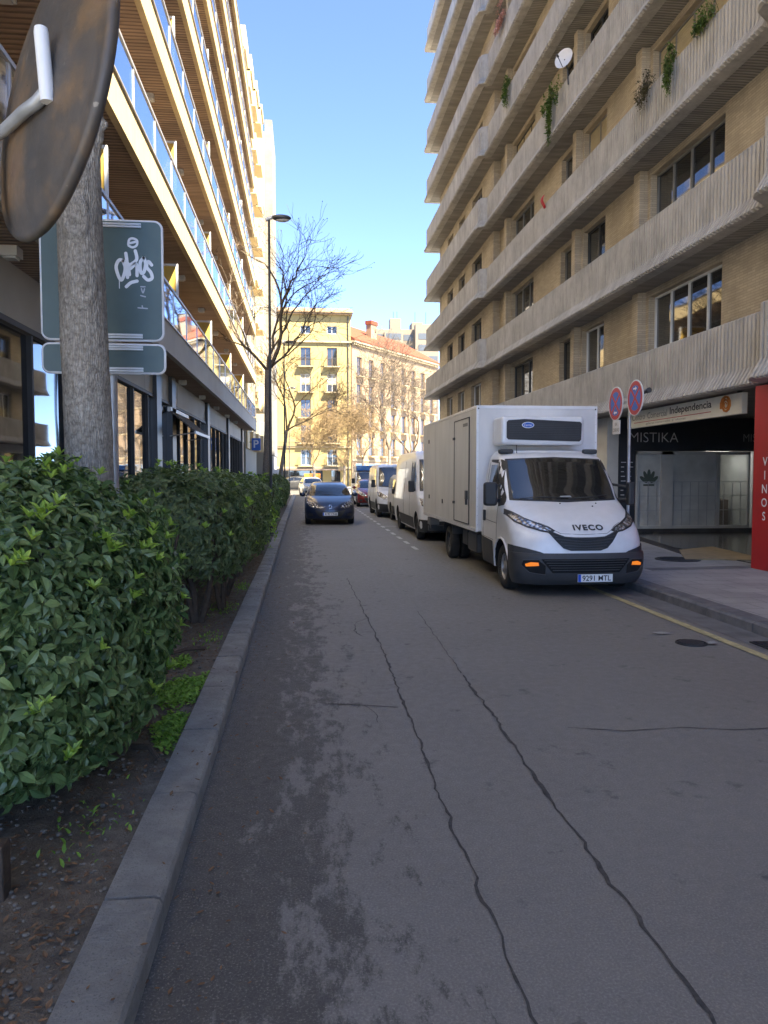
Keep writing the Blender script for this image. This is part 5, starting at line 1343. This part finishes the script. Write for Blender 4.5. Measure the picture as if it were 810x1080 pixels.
b = MB(); b.tube([P(-.55, 2.1, -.1)+Vector((0, 0, .03)), P(-.58, 2.1, -.1)+Vector((0, -.1, .16))], .006, 5); b.build('aerial', 'black_plastic', tr)
# chassis
b = MB(); b.box(-.45, -.35, .6, 8.0, .52, .70); b.box(.35, .45, .6, 8.0, .52, .70); b.box(-.9, .9, 5.22, 5.38, .28, .42); b.box(-.85, .85, .9, 1.1, .24, .36); b.box(-.8, .8, .3, 2.3, .22, .32)
b.build('chassis', 'black_plastic', tr)
b = MB(); b.box(-.98, -.55, 2.75, 3.5, .36, .72); b.build('fuel_tank', 'dark_metal', tr, bevel=.05)
MB().box(.55, .95, 2.8, 3.7, .36, .7).build('battery_box', 'grey_plastic', tr, bevel=.02); MB().box(-.95, -.6, 3.65, 4.1, .42, .7).build('tool_box', 'grey_plastic', tr, bevel=.02)
for sg in (1, -1):
    b = MB(); b.prism([(4.80, .55), (4.84, .68), (5.0, .76), (5.6, .76), (5.76, .68), (5.80, .55), (5.83, .55), (5.80, .70), (5.62, .79), (4.98, .79), (4.80, .70), (4.77, .55)], min(sg*.56, sg*1.01), max(sg*.56, sg*1.01), 'X'); b.build('mudguard', 'black_plastic', tr)
b = MB(); b.box(-.98, .98, 7.95, 8.05, .38, .5); b.box(-.95, -.8, 7.8, 7.95, .44, .8); b.box(.8, .95, 7.8, 7.95, .44, .8); b.build('rear_bar', 'dark_metal', tr)
b = MB(); b.box(-1.0, -.78, 7.6, 8.0, .55, .72); b.build('rear_light_box', 'grey_panel', tr)
# refrigerated body
BX0, BX1, BY0, BY1, BZ0, BZ1 = -1.07, 1.09, 2.42, 8.2, .78, 2.97
b = MB(); b.box(BX0, BX1, BY0, BY1, BZ0, BZ1); bx = b.build('cargo_box', 'box_white', tr, bevel=.02)
b = MB(); e = .035
for x in (BX0, BX1):
    xs0, xs1 = (x-.006, x+e) if x < 0 else (x-e, x+.006)
    b.box(xs0, xs1, BY0-.006, BY0+e, BZ0-.004, BZ1+.005); b.box(xs0, xs1, BY1-e, BY1+.006, BZ0, BZ1+.005)
    b.box(xs0, xs1, BY0+e+.001, BY1-e-.001, BZ1-.05, BZ1+.006); b.box(xs0, xs1, BY0+e+.001, BY1-e-.001, BZ0-.01, BZ0+.055)
b.box(BX0+e+.001, BX1-e-.001, BY0-.007, BY0+e, BZ1-.05, BZ1+.006)
b.build('edge_profile', 'white_paint', bx, bevel=.006)
b = MB()
for x in (BX0+.03, BX1-.03): b.ball((x, BY0-.01, BZ1-.05), .014, 8, 5)
for y, z in ((5.6, 1.15), (7.3, 1.2), (7.35, 2.5)): b.box(BX0-.012, BX0, y, y+.07, z, z+.09)
b.build('marker_lamp', 'black_plastic', bx)
b = MB()
for i in range(30):
    for z in (BZ0+.035, BZ1-.03): b.ball((BX0-.007, BY0+.12+i*.19, z), .007, 6, 4)
for i in range(13):
    for x in (BX0+.02, BX1-.02): b.ball((x, BY0-.008, BZ0+.12+i*.16), .006, 6, 4)
for y in (4.9, 6.5): b.box(BX0-.002, BX0, y, y+.006, BZ0+.06, BZ1-.055)
tag(b.build('rivets', 'galv', bx), kind='stuff')
b = MB(); ya, yb_, za, zb_ = 2.98, 4.30, .88, 2.80; X_ = BX0-.010
b.box(X_, BX0, ya, yb_, za, zb_); dd_ = b.build('side_door', 'box_white', bx)
b = MB(); g_ = .016
b.box(X_-.008, BX0, ya-g_, ya, za-g_, zb_+g_); b.box(X_-.008, BX0, yb_, yb_+g_, za-g_, zb_+g_); b.box(X_-.008, BX0, ya+.001, yb_-.001, za-g_, za); b.box(X_-.008, BX0, ya+.001, yb_-.001, zb_, zb_+g_)
b.build('door_seal', 'black_plastic', dd_)
b = MB(); b.box(X_-.03, X_, 3.06, 3.20, 1.32, 1.48); b.box(X_-.035, X_, 3.10, 3.14, 1.22, 1.32)
for z in (1.2, 2.45): b.box(X_-.03, X_, yb_-.06, yb_+.05, z, z+.05)
b.build('lock', 'dark_metal', dd_)
b = MB(); b.box(X_-.002, X_, 3.1, 3.5, 2.66, 2.72); b.build('sticker', 'grey_ink', dd_)
# fridge unit
b = MB(); b.box(-.79, .64, 1.83, 2.42, 2.27, 2.75); fu = b.build('cooling_unit', 'white_paint', tr, bevel=.06)
b = MB(); b.prism([(-.70, 2.39), (-.67, 2.36), (.55, 2.33), (.58, 2.36), (.59, 2.63), (.56, 2.66), (-.4, 2.70), (-.67, 2.68), (-.70, 2.65)], 1.818, 1.835, 'Y'); b.build('grille_panel', 'black_plastic', fu)
b = MB()
for i in range(9): b.box(-.66, .55, 1.812, 1.817, 2.385+i*.029, 2.393+i*.029)
b.build('grille_slat', 'grey_plastic', fu)
b = MB(Matrix.Translation((-.34, 1.808, 2.6)))
b.add([(.105*math.cos(2*math.pi*i/28), 0, .052*math.sin(2*math.pi*i/28)) for i in range(28)], [range(28)]); ov = b.build('oval_logo', 'white_ink', fu)
b = MB(Matrix.Translation((-.34, 1.806, 2.6)))
b.add([(.092*math.cos(2*math.pi*i/28), 0, .04*math.sin(2*math.pi*i/28)) for i in range(28)], [range(28)]); b.build('oval_field', 'sign_blue', ov)
text('lettering', 'Carrier', 'white_ink', ov, frame_mtx((-.34, 1.8035, 2.6), (1, 0, 0), (0, 0, 1)), width=.14, height=.04, bold=.01, ext=.001)

# --- vans
def make_van(name, loc, label, paint='white_paint', L_=5.6, H_=2.45, W_=1.0, hood=1.15, low=False, bumper='black_plastic', group='vehicles parked along the right kerb', cat='van', top=None):
    v = empty(name, loc, 0, label, cat, group)
    z1, zr = hood, H_; zw = z1+.08; ft = .85 if not low else .95; fr = ft+.62*(zr-zw)/1.1
    zt = min(zr-.12, zw+.85)
    S_ = Shell([(.22, .12, .4, 2.6, W_*.94, L_-.05, .08), (.45, .0, .45, 2.7, W_*.985, L_, .08), (.7, .02, .5, 2.6, W_, L_, .08), (z1-.27, .10, .52, 2.6, W_, L_, .08), (z1-.1, .32, .5, 2.6, W_*.99, L_, .08), (z1, .62, .42, 2.6, W_*.98, L_, .08),
        (zw, ft, .32, 2.6, W_*.97, L_, .08), (zt, ft+.55*(zt-zw)/.85+.05, .28, 2.6, W_*.9, L_-.03, .1), (zr-.06, ft+.75*(zr-zw)/.9, .3, 2.5, W_*.84, L_-.06, .12), (zr, ft+.75*(zr-zw)/.9+.35, .3, 2.5, W_*.78, L_-.15, .15)])
    r = .34 if not low else .31; fy, ry = .95, L_-1.0
    b = MB(); S_.mesh(b, .24, zr, 50, .03); body = b.build('body', paint, v); cut(body, [(fy, r, r+.09, -1.4, 1.4), (ry, r, r+.09, -1.4, 1.4)])
    F_ = ffront(S_)
    def fp(nm, P_, mat, off=.006, fn=F_, cell=.08): b = MB(); patch(b, fn, P_, cell, off); return b.build(nm, mat, v, smooth=True, merge=True, angle=60)
    ww = W_*.84; fp('windscreen_seal', [(-ww-.04, zw+.01), (0, zw-.03), (ww+.04, zw+.01), (ww-.03, zt+.03), (0, zt+.06), (-ww+.03, zt+.03)], 'black_plastic', .004)
    fp('windscreen', [(-ww, zw+.04), (0, zw), (ww, zw+.04), (ww-.06, zt), (0, zt+.03), (-ww+.06, zt)], 'car_glass', .009)
    fp('bumper', [(-W_*.985, .25), (W_*.985, .25), (W_*.99, .58), (.5, .54), (-.5, .54), (-W_*.99, .58)], bumper, .015)
    fp('grille', [(-.45, .6), (.45, .6), (.52, z1-.33), (.4, z1-.27), (-.4, z1-.27), (-.52, z1-.33)], 'black_plastic', .007)
    for sg in (1, -1):
        Q = [(.55, z1-.42), (.75, z1-.4), (.93, z1-.28), (.95, z1-.08), (.85, z1-.12), (.6, z1-.27)]; fp('headlight', Q if sg > 0 else mirror_poly(Q), 'headlamp', .008)
        Sd = fside(S_, sg); wy = ft+.35
        b = MB(); patch(b, Sd, [(wy+.02, zw+.02), (wy+.95, zw+.0), (wy+.95, zt-.05), (wy+.42, zt-.05), (wy+.15, zw+.4)], .08, .007*sg); b.build('side_window', 'car_glass', v, smooth=True, merge=True)
        if low: b = MB(); patch(b, Sd, [(wy+1.05, zw), (wy+2.2, zw), (wy+2.1, zt-.05), (wy+1.05, zt-.05)], .08, .007*sg); b.build('side_window', 'car_glass', v, smooth=True, merge=True)
        b = MB(); patch(b, Sd, [(fy+r+.15, .28), (ry-r-.15, .28), (ry-r-.15, .58), (fy+r+.15, .58)], .2, .012*sg); b.build('side_moulding', 'grey_plastic', v, smooth=True, merge=True)
        b = MB()
        for y in (wy+1.02, wy+2.3 if not low else wy+1.03): b.tube([Sd(y, .45+q*(zt-.45)/8)+Vector((.001*sg, 0, 0)) for q in range(9)], .005, 4)
        b.build('door_seam', 'grey_plastic', v)
        x0, x1 = sorted((sg*(W_*.97+.04), sg*(W_*.97+.2))); b = MB(); b.box(x0, x1, wy-.05, wy+.06, zw-.02, zw+(.3 if not low else .17)); mi_ = b.build('door_mirror', 'black_plastic', v, bevel=.03)
        b = MB(); b.tube([(sg*W_*.92, wy+.1, zw+.02), (sg*(W_*.97+.1), wy+.02, zw+.05)], .03, 6); b.build('mirror_arm', 'black_plastic', mi_)
        wheel(v, sg*(W_-.13), fy, r, sg, .2, 'grey_plastic', 6); wheel(v, sg*(W_-.13), ry, r, sg, .2, 'grey_plastic', 6)
    plate(v, (0, S_.front(0, .42)-.03, .42), None)
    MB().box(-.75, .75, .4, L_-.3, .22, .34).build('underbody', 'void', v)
    if top:
        b = MB(); b.box(-W_*.86, W_*.86, ft+.6, L_-.2, zr, zr+.32); b.build('roof_box', top, v, bevel=.04)
    return v
make_van('panel_van', (4.06, 19.45, 0), 'tall white panel van with black bumper directly behind the box truck', L_=5.9, H_=2.42, hood=1.22)
make_van('small_van', (4.25, 25.65, 0), 'small white van parked between the two tall white vans', 'cream_paint', 4.3, 1.72, .9, 1.0, low=True, bumper='cream_paint')
make_van('panel_van', (3.98, 30.15, 0), 'second tall white panel van, beyond the small white van', L_=5.0, H_=2.14, W_=.97, hood=1.15)
make_van('roof_box_van', (4.2, 46.2, 0), 'distant white van with a blue box along its roof beyond the maroon car', 'white_paint', 4.8, 1.95, .97, 1.1, bumper='white_paint', top='blue_paint')

def make_car(name, loc, label, paint, rz=0, W_=.87, L_=4.03, H_=1.47, group=None, detail=True, txt='4192 CNB', badge=True):
    v = empty(name, loc, rz, label, 'car', group); k = H_/1.47
    S_ = Shell([(.17, .14, .45, 2.4, W_*.93, L_-.08, .25), (.30, .05, .5, 2.4, W_*.98, L_-.01, .3), (.45, .0, .52, 2.4, W_, L_, .3), (.58, .03, .55, 2.3, W_, L_, .3), (.68, .10, .58, 2.3, W_, L_-.01, .3), (.77, .24, .6, 2.3, W_*.995, L_-.02, .3), (.86, .48, .56, 2.3, W_*.98, L_-.05, .3), (.94, .76, .44, 2.4, W_*.955, L_-.08, .3), (.99*k, .98, .34, 2.4, W_*.925, L_-.12, .3),
        (1.15*k, 1.27, .3, 2.4, W_*.85, L_-.26, .3), (1.30*k, 1.58, .3, 2.4, W_*.775, L_-.42, .3), (1.39*k, 1.86, .32, 2.3, W_*.71, L_-.56, .3), (1.435*k, 2.15, .3, 2.2, W_*.64, L_-.75, .3)])
    r = .305; fy, ry = .8, L_-.75; zr = 1.435*k
    b = MB(); S_.mesh(b, .19, zr, 60, .035); body = b.build('body', paint, v); cut(body, [(fy, r, r+.065, -1.2, 1.2), (ry, r, r+.065, -1.2, 1.2)])
    F_ = ffront(S_)
    def fp(nm, P_, mat, off=.006, fn=F_, cell=.05, par=v): b = MB(); patch(b, fn, P_, cell, off); return b.build(nm, mat, par, smooth=True, merge=True, angle=60)
    fp('windscreen', [(-.70, 1.0*k), (0, .985*k), (.70, 1.0*k), (.61, 1.33*k), (.3, 1.375*k), (0, 1.385*k), (-.3, 1.375*k), (-.61, 1.33*k)], 'car_glass', .007)
    gr2 = fp('grille', [(-.48, .42), (-.38, .30), (-.2, .26), (.2, .26), (.38, .30), (.48, .42), (.52, .52), (.3, .48), (0, .465), (-.3, .48), (-.52, .52)], 'black_plastic', .006)
    fp('lower_lip', [(-.8, .2), (.8, .2), (.82, .25), (0, .235), (-.82, .25)], 'black_plastic', .008)
    for sg in (1, -1):
        Q = [(.36, .60), (.50, .575), (.68, .62), (.80, .74), (.82, .90), (.72, .86), (.56, .76), (.42, .67)]; fp('headlight', Q if sg > 0 else mirror_poly(Q), 'headlamp', .008, cell=.04)
        Q = [(.58, .31), (.70, .30), (.76, .36), (.72, .41), (.60, .40)]; fp('fog_lamp', Q if sg > 0 else mirror_poly(Q), 'black_plastic', .007)
        Sd = fside(S_, sg)
        b = MB(); patch(b, Sd, [(1.42, 1.02*k), (2.28, 1.0*k), (2.28, 1.37*k), (2.05, 1.35*k), (1.75, 1.22*k)], .08, .006*sg); patch(b, Sd, [(2.34, 1.0*k), (3.3, 1.06*k), (3.1, 1.30*k), (2.34, 1.37*k)], .08, .006*sg); b.build('side_window', 'car_glass', v, smooth=True, merge=True)
        b = MB()
        for y in (1.30, 2.31): b.tube([Sd(y, .35+q*(.96*k-.35)/8)+Vector((.001*sg, 0, 0)) for q in range(9)], .004, 4)
        b.build('door_seam', 'void', v)
        b = MB(); b.ball((sg*(W_+.08), 1.42, 1.03*k), (.11, .07, .075), 12, 8); mi_ = b.build('door_mirror', paint, v, smooth=True); b = MB(); b.tube([(sg*W_*.88, 1.45, 1.0*k), (sg*(W_+.05), 1.43, 1.01*k)], .025, 6); b.build('mirror_arm', 'black_plastic', mi_)
        wheel(v, sg*(W_-.105), fy, r, sg, .19, 'alloy', 5); wheel(v, sg*(W_-.105), ry, r, sg, .19, 'alloy', 5)
    if detail:
        plate(v, (0, S_.front(0, .40)-.022, .385), txt)
        if badge:
            b = MB(); P_ = lambda x, z: Vector((x, S_.front(x, z)-.012, z))
            lion = [(-.035, .56), (-.012, .60), (-.03, .64), (-.055, .655), (-.02, .70), (.02, .705), (.045, .685), (.035, .66), (.06, .64), (.03, .625), (.045, .60), (.02, .585), (.05, .555), (.01, .57)]
            b.add([P_(x, z) for x, z in lion], [range(len(lion))]); b.build('badge', 'chrome', v)
            fp('seam', [(-.36, .535), (.36, .535), (.36, .54), (-.36, .54)], 'void', .004)
        b = MB(); b.tube([Vector((-.5, S_.front(-.5, 1.02*k)-.015, 1.02*k)), Vector((-.1, S_.front(-.1, 1.03*k)-.02, 1.04*k)), Vector((.25, S_.front(.25, 1.02*k)-.015, 1.02*k))], .009, 5); b.build('wiper', 'black_plastic', v)
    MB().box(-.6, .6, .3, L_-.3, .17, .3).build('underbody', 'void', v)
    return v
make_car('hatchback', (.95, 26.25, 0), 'dark blue hatchback driving towards the camera down the middle of the street', 'navy_paint')
make_car('parked_hatchback', (3.75, 40.0, 0), 'maroon car parked beyond the second tall van, mostly hidden', 'red_paint', group='vehicles parked along the right kerb', txt=None, badge=False)
make_car('crossing_car', (1.0, 60, 0), 'silver car far behind the blue hatchback near the junction', 'silver_paint', rz=.12, txt=None, badge=False, detail=False)
make_car('crossing_car', (-3.2, 80.5, 0), 'black car crossing the junction in front of the cream block', 'black_plastic', rz=-1.57, txt=None, badge=False, detail=False)
